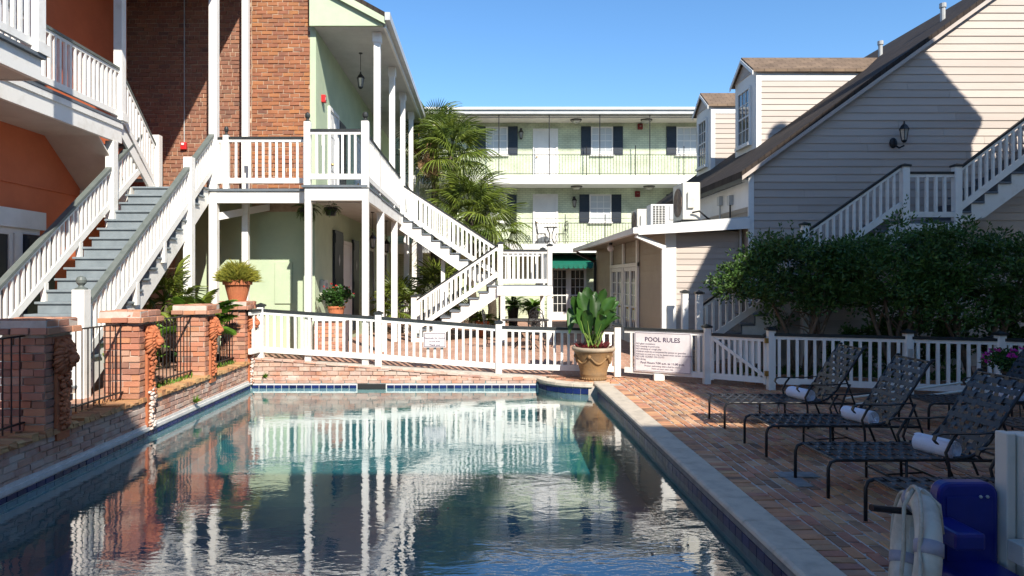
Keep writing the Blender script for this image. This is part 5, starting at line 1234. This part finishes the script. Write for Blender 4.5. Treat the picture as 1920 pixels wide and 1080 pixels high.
bush('leafy_bush', 'green bush low behind the grille by the areca palm', (-5.4, 12.95, .72), (.2, .4, .3), 18, 'leafcanna', 42, .10, .045, 36, cat='bush')
ul = ['behind the first tree', 'left of the second tree', 'behind the second tree', 'behind the third tree', 'at the far right of the bed']
for (x, y, rx, hz, i) in bush_later:
    bush('shade_fill_shrub', 'added dark shrub ' + ul[i] + ' in the shaded bed', (x, y, hz), (rx, .38, hz * .85), 46, 'leafd', 60 + i, .09, .045, 60)  # shrubs added to deepen the dark shade under the trees and stair
# brick planter with geranium behind the far fence
PL = thing('brick_planter', 'square brick planter behind the far fence, under the geranium', 'planter', (-3.55, 16.0, .3))
c = MB().box(-3.80, -3.13, 15.62, 16.16, .25, 1.08).obj('planter_core', 'mortar', PL)
bricks(c, Fr((-3.80, 15.625, .28), (1, 0, 0), (0, 0, 1), (0, -1, 0)), .67, .8, .225, .085, .011, 'brickpier', .02, 60, 71); MB().box(-3.86, -3.07, 15.56, 16.2, 1.08, 1.13).obj('coping', 'trim', PL)
bush('potted_geranium', 'red flowering geranium in a square clay pot behind the fence', (-3.38, 16.0, 1.62), (.34, .26, .26), 26, 'leafcanna', 43, .075, .06, 40, ('redflower', 16, .035), 'flower pot', (.2, .27, 1.40, 'terra'))
# golden grass in the clay pot on the corner pier
t = thing('potted_grass', 'golden green grassy plant in a clay pot on the corner pier', 'potted plant', (-4.95, 14.0, PZ))
MB().lathe([(.17, 0), (.25, .32), (.285, .32), (.295, .42), (.26, .42), (.245, .38)], (-4.95, 14.0, PZ + .012), 24).obj('clay_pot', 'terra', t)
mb = MB(); r = random.Random(9)
for i in range(2600):
    a = r.uniform(0, 6.283); q = r.random() ** .5 * .27; hq = r.random() * .34 * (1 - (q / .3) ** 2); p = V(-4.95 + q * math.cos(a), 14.0 + q * math.sin(a), PZ + .38 + hq); d = V(math.cos(a) * q * 3.5 + r.uniform(-.7, .7), math.sin(a) * q * 3.5 + r.uniform(-.7, .7), r.uniform(.2, 1)); L = r.uniform(.12, .30)
    leaf(mb, p, d, rdir(r), L, .012, r.random() * .98 + .01, .1, L * .12)
mb.obj('grass_blades', 'leafgold', t, recalc=False)
# ---- urn with broad leaved plant
UR = thing('ochre_urn', 'ochre cast urn with swag relief at the pool corner', 'urn', (2.22, 13.88, .012))
prof = [(.255, 0), (.262, .03), (.25, .06), (.265, .10), (.272, .12), (.262, .14), (.30, .28), (.352, .46), (.385, .56), (.40, .575)]
MB().lathe(prof, (2.22, 13.88, .012), 40).obj('body', 'urn', UR, smooth=True)
MB().lathe([(.40, .57), (.425, .59), (.435, .62), (.425, .65), (.36, .655), (.35, .60)], (2.22, 13.88, .012), 40).obj('rim', 'urnrim', UR, smooth=True)
for k in range(6):
    a0 = 2 * math.pi * k / 6 - 1.9; pts = []
    for j in range(9):
        a = a0 + j / 8 * .95; zz = .47 - .13 * math.sin(math.pi * j / 8); rr = .30 + (zz - .28) * .30 + .008; pts.append((2.22 + rr * math.cos(a), 13.88 + rr * math.sin(a), zz + .012))
    MB().tube(pts, .017, 6, radii=[.014 + .010 * math.sin(math.pi * j / 8) for j in range(9)]).obj('swag', 'urn', UR, smooth=True)
    a = a0 - .05; MB().ball((2.22 + .37 * math.cos(a), 13.88 + .37 * math.sin(a), .49), .042, 9, 7).obj('rosette', 'urn', UR, smooth=True)
for k in range(30):
    a = 2 * math.pi * k / 30; MB().ball((2.22 + .258 * math.cos(a), 13.88 + .258 * math.sin(a), .045), .02, 6, 5).obj('base_bead', 'urn', UR, smooth=True)
MB().lathe([(.33, .60), (.01, .62)], (2.22, 13.88, .012), 24).obj('soil', 'soil', UR)
BP = thing('broad_leaved_plant', 'tall broad leaved tropical plant growing in the ochre urn', 'plant', (2.22, 13.88, .6))
def paddle(mb, base, tip, wd, r, tn, droop=.10):
    base = Vector(base); tip = Vector(tip); ax = tip - base; L = ax.length; d = ax.normalized(); s = d.cross(V(r.uniform(-.4, .4), -1, .35)).normalized(); n = s.cross(d)
    st = 9; vs = []
    for k in range(st + 1):
        q = k / st; wq = wd * (math.sin(math.pi * min(1, q * .93 + .04)) ** .75) * (1 - .25 * q); c = base + d * L * q + V(0, 0, droop * L * (q * 1.6 - 1.9 * q * q))
        wave = .02 * math.sin(q * 13 + tn * 9)
        vs += [c - s * wq / 2 + n * (wq * .24 + wave), c - s * wq * .25 + n * wq * .07, c, c + s * wq * .25 + n * wq * .07, c + s * wq / 2 + n * (wq * .24 - wave)]
    mb.add(vs, [(5 * k + j, 5 * k + j + 1, 5 * k + j + 6, 5 * k + j + 5) for k in range(st) for j in range(4)], tn)
r = random.Random(77)
lv = [(1085, 655, 30), (1078, 600, 0)]
specs = [(-.42, .10, 1.35, -.50, -.15, 1.05, .26), (-.35, 0, 1.2, -.45, -.1, 1.72, .26), (-.22, -.1, 1.15, -.30, -.05, 1.80, .30), (-.1, .05, 1.3, -.12, .1, 1.92, .26), (.02, -.1, 1.15, -.02, 0, 1.75, .30), (.08, .05, 1.25, .22, 0, 1.88, .24),
         (.15, -.1, 1.2, .42, -.12, 1.72, .22), (.16, -.14, 1.0, .50, -.2, 1.32, .20), (.1, -.12, .95, .42, -.25, 1.45, .22), (-.2, -.15, 1.0, -.52, -.3, 1.25, .24), (-.05, .15, 1.2, .1, .35, 1.8, .24), (-.3, .15, 1.2, -.4, .35, 1.6, .24), (-.15, -.2, .95, -.2, -.32, 1.48, .24), (.05, -.2, .9, .18, -.35, 1.4, .22), (.2, .1, 1.2, .55, .25, 1.6, .2), (-.28, -.2, .95, -.36, -.3, 1.5, .22)]
for i in range(9):
    a_ = r.uniform(0, 6.28); q_ = r.uniform(.1, .3); h_ = r.uniform(.95, 1.3); specs.append((q_ * math.cos(a_), q_ * math.sin(a_), h_, (q_ + .18) * math.cos(a_), (q_ + .18) * math.sin(a_), h_ + r.uniform(.25, .5), .17))
for i, (bx0, by0, bz, tx, ty, tz, wd) in enumerate(specs):
    mb = MB(); paddle(mb, (2.22 + bx0 * .8, 13.88 + by0, bz), (2.22 + tx, 13.88 + ty, tz), wd * 1.05, r, .05 + .9 * r.random(), {0: .9, 9: .8, 7: .55, 8: .6, 13: .7}.get(i, r.uniform(.18, .42)))
    lf = mb.obj('leaf_blade', 'leafcanna', BP, smooth=True, recalc=False)
    MB().tube([(2.22 + r.uniform(-.12, .12), 13.88 + r.uniform(-.12, .12), .60), (2.22 + bx0 * .55, 13.88 + by0 * .6, bz * .7 + .15), (2.22 + bx0 * .8, 13.88 + by0, bz), (2.22 + (bx0 * .8 + tx) / 2, 13.88 + (by0 + ty) / 2, (bz + tz) / 2 - .02)], .012, 6, radii=[.016, .013, .010, .004]).obj('leaf_stalk', 'petiole', lf)
BR_ = thing('red_bromeliads', 'dark red bromeliads round the rim of the ochre urn', 'plant', (2.22, 13.88, .62))
mb = MB()
for i in range(150):
    a = r.uniform(0, 6.283); q = r.uniform(.12, .32); p = V(2.22 + q * math.cos(a), 13.88 + q * math.sin(a), .62); d = V(math.cos(a) * .6 + r.uniform(-.6, .6), math.sin(a) * .6 + r.uniform(-.6, .6), .9); leaf(mb, p, d, rdir(r), r.uniform(.12, .24), .035, r.random(), .2, .03)
mb.obj('leaves', 'leafred', BR_, recalc=False)
# pink flowers at the right, on a small black stand
sp = V(7.95, 10.3, 0)
t = thing('side_table', 'small black round side table under the pink flowers', 'table', sp)
MB().lathe([(.24, .42), (.25, .43), (.25, .45), (.24, .455)], sp, 20).obj('table_top', 'frame', t)
for k in range(3):
    a = 2.1 * k; MB().tube([sp + V(.05 * math.cos(a), .05 * math.sin(a), .42), sp + V(.13 * math.cos(a), .13 * math.sin(a), .2), sp + V(.22 * math.cos(a), .22 * math.sin(a), .0)], .011, 6).obj('leg', 'frame', t)
bush('potted_petunia', 'magenta flowers trailing from a pot at the right edge', (7.9, 10.3, .78), (.42, .30, .17), 30, 'leafcanna', 44, .06, .04, 36, ('pink', 34, .048), 'flower pot', (.16, .2, .66, 'iron'))
# tufts of weeds on the pool wall
for i, (x, y, z_) in enumerate(((-4.66, 11.2, .0), (-4.45, 14.05, -.0))):
    t = thing('weed_tuft', ['green weed tuft growing from the left pool wall', 'green weed tuft in the far left pool corner'][i], 'weed', (x, y, z_)); mb = MB()
    for k in range(40): leaf(mb, V(x, y, z_ + .02), V(r.uniform(0, .8), r.uniform(-.8, .3), r.uniform(.1, 1)), rdir(r), r.uniform(.08, .2), .012, r.random(), .1, .03)
    mb.obj('blades', 'leaffern', t, recalc=False)
mb = MB()
for k in range(420):
    y = r.choice((r.uniform(10.05, 11.7), r.uniform(12.3, 13.7))); leaf(mb, V(-4.93 + r.uniform(-.1, .08), y, .36), V(r.uniform(-.6, .6), r.uniform(-.6, .6), 1), rdir(r), r.uniform(.04, .11), .02, r.random(), .1)
o = mb.obj('sill_moss', 'leaffern', recalc=False); o['kind'] = 'stuff'; o['label'] = 'low green weeds along the sill under the grilles'
# ================================================================ FURNITURE AND SMALL THINGS
# ---- strap chaise lounge, built at the origin: foot at x=0, length along +x, width y in [0,.65]
def make_chaise():
    t = thing('chaise_lounge', 'black strap chaise lounge', 'lounge chair')
    W = .65; SZ = .345; HX = 1.38; ang = math.radians(57); BL = .86
    bx = lambda q: HX + q * math.cos(ang); bz = lambda q: SZ + q * math.sin(ang)
    for y in (0, W):
        MB().tube([(.0, y, 0), (.0, y, SZ - .07), (.02, y, SZ - .02), (.07, y, SZ), (.3, y, SZ), (1.0, y, SZ), (1.72, y, SZ - .01)], .016, 8).obj('side_rail', 'frame', t, smooth=True)
        MB().tube([(HX - .22, y, SZ + .015), (HX - .1, y, SZ + .02), (HX, y, SZ + .06), (bx(.2), y, bz(.2)), (bx(BL), y, bz(BL)), (bx(BL) + .035, y, bz(BL) + .02)], .0165, 8).obj('back_tube', 'frame', t, smooth=True)
        MB().tube([(.72, y, SZ), (.72, y, .0)], .013, 7).obj('leg', 'frame', t, smooth=True)
        o = -.035 if y == 0 else W + .035
        MB().tube([(1.10, o, .0), (1.09, o, .30), (1.06, o, .42), (1.11, o, .52), (1.16, o, .585)], .014, 7).obj('arm_post', 'frame', t, smooth=True)
        MB().tube([(1.62, o, .0), (1.52, o, .24), (1.58, o, .42), (1.66, o, .60)], .014, 7).obj('rear_leg', 'frame', t, smooth=True)
        a = MB(); prev = None; pts = [(.98, .50), (.95, .535), (.965, .575), (1.01, .592), (1.10, .592), (1.35, .590), (1.62, .612)]
        for p in pts:
            if prev: a.bar((prev[0], o, prev[1]), (p[0], o, p[1]), .045, .010)
            prev = p
        a.obj('armrest', 'frame', t)
        MB().tube([(bx(.42), y, bz(.42)), (1.80, y, .16), (1.86, y, .02)], .012, 6).obj('prop_strut', 'frame', t)
    for x, z in ((.07, SZ), (1.70, SZ - .01), (.72, .12), (1.09, .14)): MB().tube([(x, 0 if z > .2 else -.0, z), (x, W, z)], .011, 7).obj('cross_bar', 'frame', t)
    MB().tube([(.72, W / 2, .12), (1.09, W / 2, .14)], .009, 6).obj('stretcher', 'frame', t)
    MB().tube([(bx(BL), 0, bz(BL)), (bx(BL), W, bz(BL))], .014, 8).obj('cross_bar', 'frame', t)
    for y in (0, W): MB().lathe([(.022, 0), (.026, .012), (.018, .022)], (bx(BL) + .03, y, bz(BL) + .012), 10).obj('end_cap', 'frame', t)
    # seat straps: lateral + lengthways, woven
    n = 22; sw = .046
    for i in range(n):
        x = .10 + (HX - .14) * i / (n - 1); dz = .004 if i % 2 else -.004
        MB().box(x - sw / 2, x + sw / 2, -.018, W + .018, SZ + .010 + dz, SZ + .0135 + dz).obj('seat_strap', 'strap', t)
    for j in range(6):
        y = .07 + (W - .14) * j / 5; mb = MB(); prev = None
        for i in range(2 * n):
            x = .08 + (HX - .10) * i / (2 * n - 1); zz = SZ + .0125 + (.007 if ((i // 2 + j) % 2) else -.007)
            if prev: mb.add([(prev[0], y - .026, prev[1]), (x, y - .026, zz), (x, y + .026, zz), (prev[0], y + .026, prev[1])], [(0, 1, 2, 3)])
            prev = (x, zz)
        mb.obj('woven_strap', 'strap', t, recalc=False)
    # back straps with open squares
    nb = 9; U = V(math.cos(ang), 0, math.sin(ang)); Nn = V(-math.sin(ang), 0, math.cos(ang))
    for i in range(nb):
        q = .10 + (BL - .16) * i / (nb - 1); c0 = V(HX, 0, SZ) + U * q; dz = .004 if i % 2 else -.004
        fr_ = Fr(c0, U, (0, 1, 0), Nn); mb = MB(); fr_.box(mb, -.027, .027, -.018, W + .018, .008 + dz, .0115 + dz); mb.obj('back_strap', 'strap', t)
    for j in range(7):
        y = .055 + (W - .11) * j / 6; mb = MB(); prev = None
        for i in range(2 * nb + 1):
            q = .02 + (BL - .02) * i / (2 * nb); p = V(HX, y, SZ) + U * q + Nn * (.010 + (.008 if ((i // 2 + j) % 2) else -.008))
            if prev is not None: mb.add([prev - V(0, .027, 0), p - V(0, .027, 0), p + V(0, .027, 0), prev + V(0, .027, 0)], [(0, 1, 2, 3)])
            prev = p
        mb.obj('woven_strap', 'strap', t, recalc=False)
    return t
ch0 = make_chaise()
spots = [(3.25, 9.31, 'black strap lounger farthest from the camera, beside the gate'), (3.20, 7.82, 'black strap lounger second from the gate, with a rolled towel'), (3.16, 6.34, 'black strap lounger third from the gate, nearest one fully in view'),
         (3.17, 5.09, 'black strap lounger partly hidden by the blue pool lift'), (5.95, 9.25, 'black strap lounger in the back row under the pale poles'), (5.9, 7.6, 'black strap lounger at the right edge, mostly cut off')]
for i, (x, y, lb) in enumerate(spots):
    c = ch0 if i == 0 else copy_tree(ch0)
    c.location = (x, y, .006); c['label'] = lb; c['group'] = 'strap loungers on the deck'; c.rotation_euler.z = [-.01, .0, .012, .0, .01, 0][i]
# rolled towels: spiral of terry cloth
def towel_mesh():
    mb = MB(); pts = []
    N = 90
    for k in range(N + 1):
        a = k / N * 2 * math.pi * 3.6; rr = .014 + .066 * k / N; pts.append((rr * math.cos(a), rr * math.sin(a) * .92))
    L = .19
    def ring(y, s): return [V(p[0] * s, y, p[1] * s) for p in pts]
    vs = []; fs = []; ys = [(-L, .97), (-L + .012, 1.0), (-.06, 1.015), (.06, 1.0), (L - .012, 1.0), (L, .97)]
    for (y, s) in ys: vs += ring(y, s)
    n = N + 1
    for j in range(len(ys) - 1):
        for k in range(N): fs.append((j * n + k, j * n + k + 1, (j + 1) * n + k + 1, (j + 1) * n + k))
    mb.add(vs, fs)
    for y in (-L + .004, L - .004): mb.lathe([(.001, 0), (.078, 0)], (0, 0, 0), 24)
    mb2 = MB(); mb2.add(vs, fs); me = mb2.mesh('towel_roll', 'towel', smooth=True)
    core = MB()
    vs2 = [V(.076 * math.cos(2 * math.pi * k / 24), y, .071 * math.sin(2 * math.pi * k / 24)) for y in (-L + .012, L - .012) for k in range(24)]
    core.add(vs2, [tuple(range(24)), tuple(range(47, 23, -1))] + [(k, (k + 1) % 24, 24 + (k + 1) % 24, 24 + k) for k in range(24)])
    return me, core.mesh('towel_core', 'towel', smooth=False)
tw_me, tw_core = towel_mesh()
for i, (x, y, lb) in enumerate(((4.38, 9.55, 'white rolled towel on the lounger beside the gate'), (4.36, 8.02, 'white rolled towel on the second lounger from the gate'), (4.28, 6.55, 'white rolled towel on the nearest full lounger'), (7.22, 9.5, 'white rolled towel on the back row lounger at the right edge'))):
    t = thing('rolled_towel', lb, 'towel', (x, y, .345 + .089), 'rolled white towels'); t.rotation_euler = (0, i * .8, [.25, .32, .30, .1][i]); t.scale = (1.12, 1.05, 1.12)
    for nm, me in (('towel_roll', tw_me), ('towel_core', tw_core)):
        o = bpy.data.objects.new(nm, me); col.objects.link(o); o.parent = t
    sm = o.modifiers.new('s', 'SOLIDIFY') if False else None
# pool poles leaning behind the loungers
for i, (a, b) in enumerate((((5.75, 11.0, .12), (8.9, 10.7, .62)), ((5.8, 10.85, .05), (8.9, 10.55, .50)))):
    o = MB().tube([a, b], .018, 8).obj('pool_pole', 'pole', smooth=True); tag(o, ['upper pale aluminium pool pole lying against the fence', 'lower pale aluminium pool pole lying against the fence'][i], 'pole', 'pool poles')
# ---- iron patio chair and table
def curl(c, r0, turns, n, plane='xz', sgn=1, start=0):
    pts = []
    for k in range(n + 1):
        a = start + sgn * 2 * math.pi * turns * k / n; rr = r0 * (1 - .75 * k / n); pts.append(c + (V(rr * math.cos(a), 0, rr * math.sin(a)) if plane == 'xz' else V(0, rr * math.cos(a), rr * math.sin(a))))
    return pts
def iron_chair(name, label, loc, rz, group=None):
    t = thing(name, label, 'chair', loc, group); L = Vector(loc); A = lambda *p: L + V(*p)
    MB().lathe([(.20, .435), (.215, .445), (.20, .455), (.02, .452)], L, 18).obj('seat', 'iron', t)
    for sx, sy in ((-1, -1), (1, -1), (-1, 1), (1, 1)):
        MB().tube([A(sx * .15, sy * .15, .44), A(sx * .19, sy * .19, .33), A(sx * .16, sy * .16, .15), A(sx * .22, sy * .22, 0)], .013, 6).obj('leg', 'iron', t, smooth=True)
    MB().tube([A(-.19, .17, .44), A(-.20, .20, .70), A(-.17, .23, .90), A(-.08, .25, .98), A(0, .25, 1.0), A(.08, .25, .98), A(.17, .23, .90), A(.20, .20, .70), A(.19, .17, .44)], .013, 6).obj('back_frame', 'iron', t, smooth=True)
    for s in (-1, 1):
        MB().tube(curl(A(s * .07, .22, .82), .08, 1.4, 18, 'xz', s), .008, 5).obj('back_scroll', 'iron', t); MB().tube(curl(A(s * .08, .20, .60), .085, 1.4, 18, 'xz', -s), .008, 5).obj('back_scroll', 'iron', t)
    MB().tube([A(0, .17, .45), A(0, .25, 1.0)], .008, 5).obj('back_splat', 'iron', t)
    t.rotation_euler.z = rz
    return t
def iron_table(label, loc, r0, group=None, h=.72):
    t = thing('iron_table', label, 'table', loc, group); L = Vector(loc)
    MB().lathe([(r0 - .02, h - .015), (r0, h - .005), (r0, h + .01), (r0 - .02, h + .012), (.02, h + .010)], L, 28).obj('table_top', 'iron', t)
    for k in range(4):
        a = math.pi / 4 + k * math.pi / 2; c, s = math.cos(a), math.sin(a); MB().tube([L + V(c * r0 * .7, s * r0 * .7, h - .01), L + V(c * r0 * .25, s * r0 * .25, h * .62), L + V(c * r0 * .22, s * r0 * .22, h * .35), L + V(c * r0 * .75, s * r0 * .75, .0)], .014, 6).obj('leg', 'iron', t, smooth=True)
    return t
zb = 3.5
iron_chair('bistro_chair', 'black scrolled bistro chair left of the balcony table', (px(1015, 455, 29.2).x, 29.2, zb), math.pi / 2 - .2, 'balcony bistro chairs')
iron_chair('bistro_chair', 'black scrolled bistro chair right of the balcony table', (px(1053, 455, 29.2).x, 29.25, zb), -math.pi / 2 + .3, 'balcony bistro chairs')
iron_table('small black bistro table on the lower balcony', (px(1033, 455, 29.2).x, 29.25, zb), .30)
tx = px(985, 640, 17.9); tx.z = .25
iron_table('round black iron table on the brick patio behind the fence', tx, .62)
for i, (dx, dy, rz, lb) in enumerate(((.95, .2, -1.9, 'black iron chair right of the patio table'), (-.85, -.25, 1.4, 'black iron chair left of the patio table'), (.3, .95, -.3, 'black iron chair behind the patio table'), (.25, -.9, 2.9, 'black iron chair in front of the patio table, nearest the fence'))):
    iron_chair('patio_chair', lb, (tx.x + dx, tx.y + dy, .25), rz, 'iron chairs at the patio table')
iron_chair('patio_chair', 'black iron chair behind the shaded fence at the right edge', (8.75, 11.95, .05), 2.6)
# ---- pool lift and ring buoy at the right bottom corner
PLf = thing('pool_lift', 'pool lift with cream mast and royal blue seat, bottom right corner', 'pool lift', (3.1, 4.1, 0))
MB().box(2.93, 2.985, 3.96, 4.06, .0, 1.10).obj('mast_profile', 'mast', PLf, bevel=.008); MB().box(2.995, 3.085, 3.92, 4.06, 0, 1.095).obj('mast_profile', 'mast', PLf, bevel=.008)
MB().box(3.10, 3.19, 3.98, 4.08, 0, 1.09).obj('mast_profile', 'mast', PLf, bevel=.008)
MB().box(3.21, 3.5, 3.95, 4.10, 0, 1.06).obj('mast', 'mast', PLf, bevel=.012); MB().box(2.8, 3.7, 3.8, 4.35, 0, .03).obj('base_plate', 'mast', PLf)
MB().tube([(3.12, 3.86, 1.02), (3.10, 3.84, 1.0), (3.085, 3.84, .9), (3.085, 3.84, .3)], .012, 7).obj('cable', 'rail', PLf)
MB().tube([(3.155, 3.80, .98), (3.155, 3.80, .55), (3.15, 3.80, .40), (3.11, 3.80, .345), (3.04, 3.80, .35), (2.93, 3.80, .40)], .026, 10).obj('drive_tube', 'mast', PLf, smooth=True)
MB().box(3.13, 3.24, 3.80, 3.90, .78, .95).obj('bracket', 'steel', PLf, bevel=.006); MB().box(2.90, 3.02, 3.80, 3.92, .38, .50).obj('bracket', 'mast', PLf, bevel=.006)
for z_ in (.82, .91): MB().ball((3.16, 3.79, z_), .016, 8, 6).obj('bolt', 'rail', PLf)
# blue moulded seat: rounded back shell and side wing
def rrect(x0, x1, z0, z1, r0, n=6):
    pts = []
    for cx, cz, a0 in ((x1 - r0, z1 - r0, 0), (x0 + r0, z1 - r0, 90), (x0 + r0, z0 + r0, 180), (x1 - r0, z0 + r0, 270)):
        for k in range(n + 1):
            a = math.radians(a0 + 90 * k / n); pts.append((cx + r0 * math.cos(a), cz + r0 * math.sin(a)))
    return pts
MB().prism([(x, 4.00, z_) for x, z_ in rrect(2.56, 2.915, .12, .80, .075)], (0, .10, 0)).obj('seat_back', 'blue', PLf, bevel=.022)
MB().box(2.60, 2.87, 3.993, 4.0, .2, .72).obj('back_pad', 'blue', PLf, bevel=.003)
MB().prism([(x, 3.66, z_) for x, z_ in rrect(2.52, 2.90, .26, .34, .035)], (0, .40, 0)).obj('seat_pan', 'blue', PLf, bevel=.015)
MB().box(2.47, 2.64, 3.72, 4.02, .50, .60).obj('arm_wing', 'blue', PLf, bevel=.02); MB().box(2.47, 2.55, 3.95, 4.09, .3, .58).obj('arm_wing_post', 'blue', PLf, bevel=.015)
for x in (2.84, 2.80): MB().ball((x, 3.992, .72), .010, 8, 6).obj('bolt', 'steel', PLf)
PLf.location.x += .14; PLf.location.y += .1
RB = thing('ring_buoy', 'weathered white ring buoy with grey straps and rope, beside the blue lift seat', 'life ring', (2.40, 3.86, .5))
cc = V(2.405, 3.86, .48); R1, r1 = .29, .064; U1 = V(-.36, -.93, 0).normalized(); tilt = V(0.16, .05, 1).normalized()
def ringp(a, k=R1): return cc + U1 * k * math.cos(a) + tilt * k * math.sin(a)
MB().tube([ringp(2 * math.pi * k / 48) for k in range(48)], r1, 16, True).obj('ring', 'ringw', RB, smooth=True)
for a in (.42, 2.0, 3.6, 5.2):
    MB().tube([ringp(a - .11), ringp(a), ringp(a + .11)], r1 + .006, 16).obj('strap_band', 'strapgrey', RB, smooth=True)
rp = []
for k in range(72):
    a = 2 * math.pi * k / 72; sag = 1 + .30 * abs(math.sin(2 * (a - .42))) ; rp.append(ringp(a, R1 + .02 + .085 * abs(math.sin(2 * (a - .4)))) + V(-.055, .0, .0))
MB().tube(rp, .011, 7, True).obj('grab_rope', 'rope', RB, smooth=True)
MB().tube([cc + V(-.02, -.02, .36), cc + V(-.09, -.05, .28), cc + V(-.11, -.08, .05), cc + V(-.16, -.10, -.3), cc + V(-.18, -.1, -.45)], .011, 7).obj('throw_rope', 'rope', RB, smooth=True)
MB().tube([cc + V(.02, -.03, .36), cc + V(.07, -.10, .30), cc + V(.075, -.12, .15)], .011, 7).obj('throw_rope', 'rope', RB, smooth=True)
MB().tube([(2.22, 3.96, .70), (2.56, 4.05, .64)], .020, 10).obj('hanging_peg', 'frame', RB)
MB().box(2.50, 2.56, 4.06, 4.10, 0, .72).obj('hanger_post', 'mast', RB)

# fallen leaves and specks on the deck
mb = MB(); r = random.Random(13)
for i in range(260):
    x = 2.5 + 6 * r.random() ** 1.3; y = r.uniform(4.2, min(12.6, fence_y(x) - .2)); leaf(mb, V(x, y, .010 + r.random() * .004), V(r.uniform(-1, 1), r.uniform(-1, 1), .05), V(0, 0, 1), r.uniform(.02, .055), r.uniform(.008, .022), r.random(), .1)
o = mb.obj('fallen_leaves', 'leafdry', recalc=False); o['kind'] = 'stuff'; o['label'] = 'scattered dry leaves and specks on the brick deck'
mb = MB()
for i in range(26): leaf(mb, V(r.uniform(-3.8, 1.9), r.uniform(5.4, 13), WZ + .004), V(r.uniform(-1, 1), r.uniform(-1, 1), .02), V(0, 0, 1), r.uniform(.03, .06), .022, r.random(), .05)
o = mb.obj('floating_leaves', 'leafdry', recalc=False); o['kind'] = 'stuff'; o['label'] = 'a few small leaves floating on the pool'
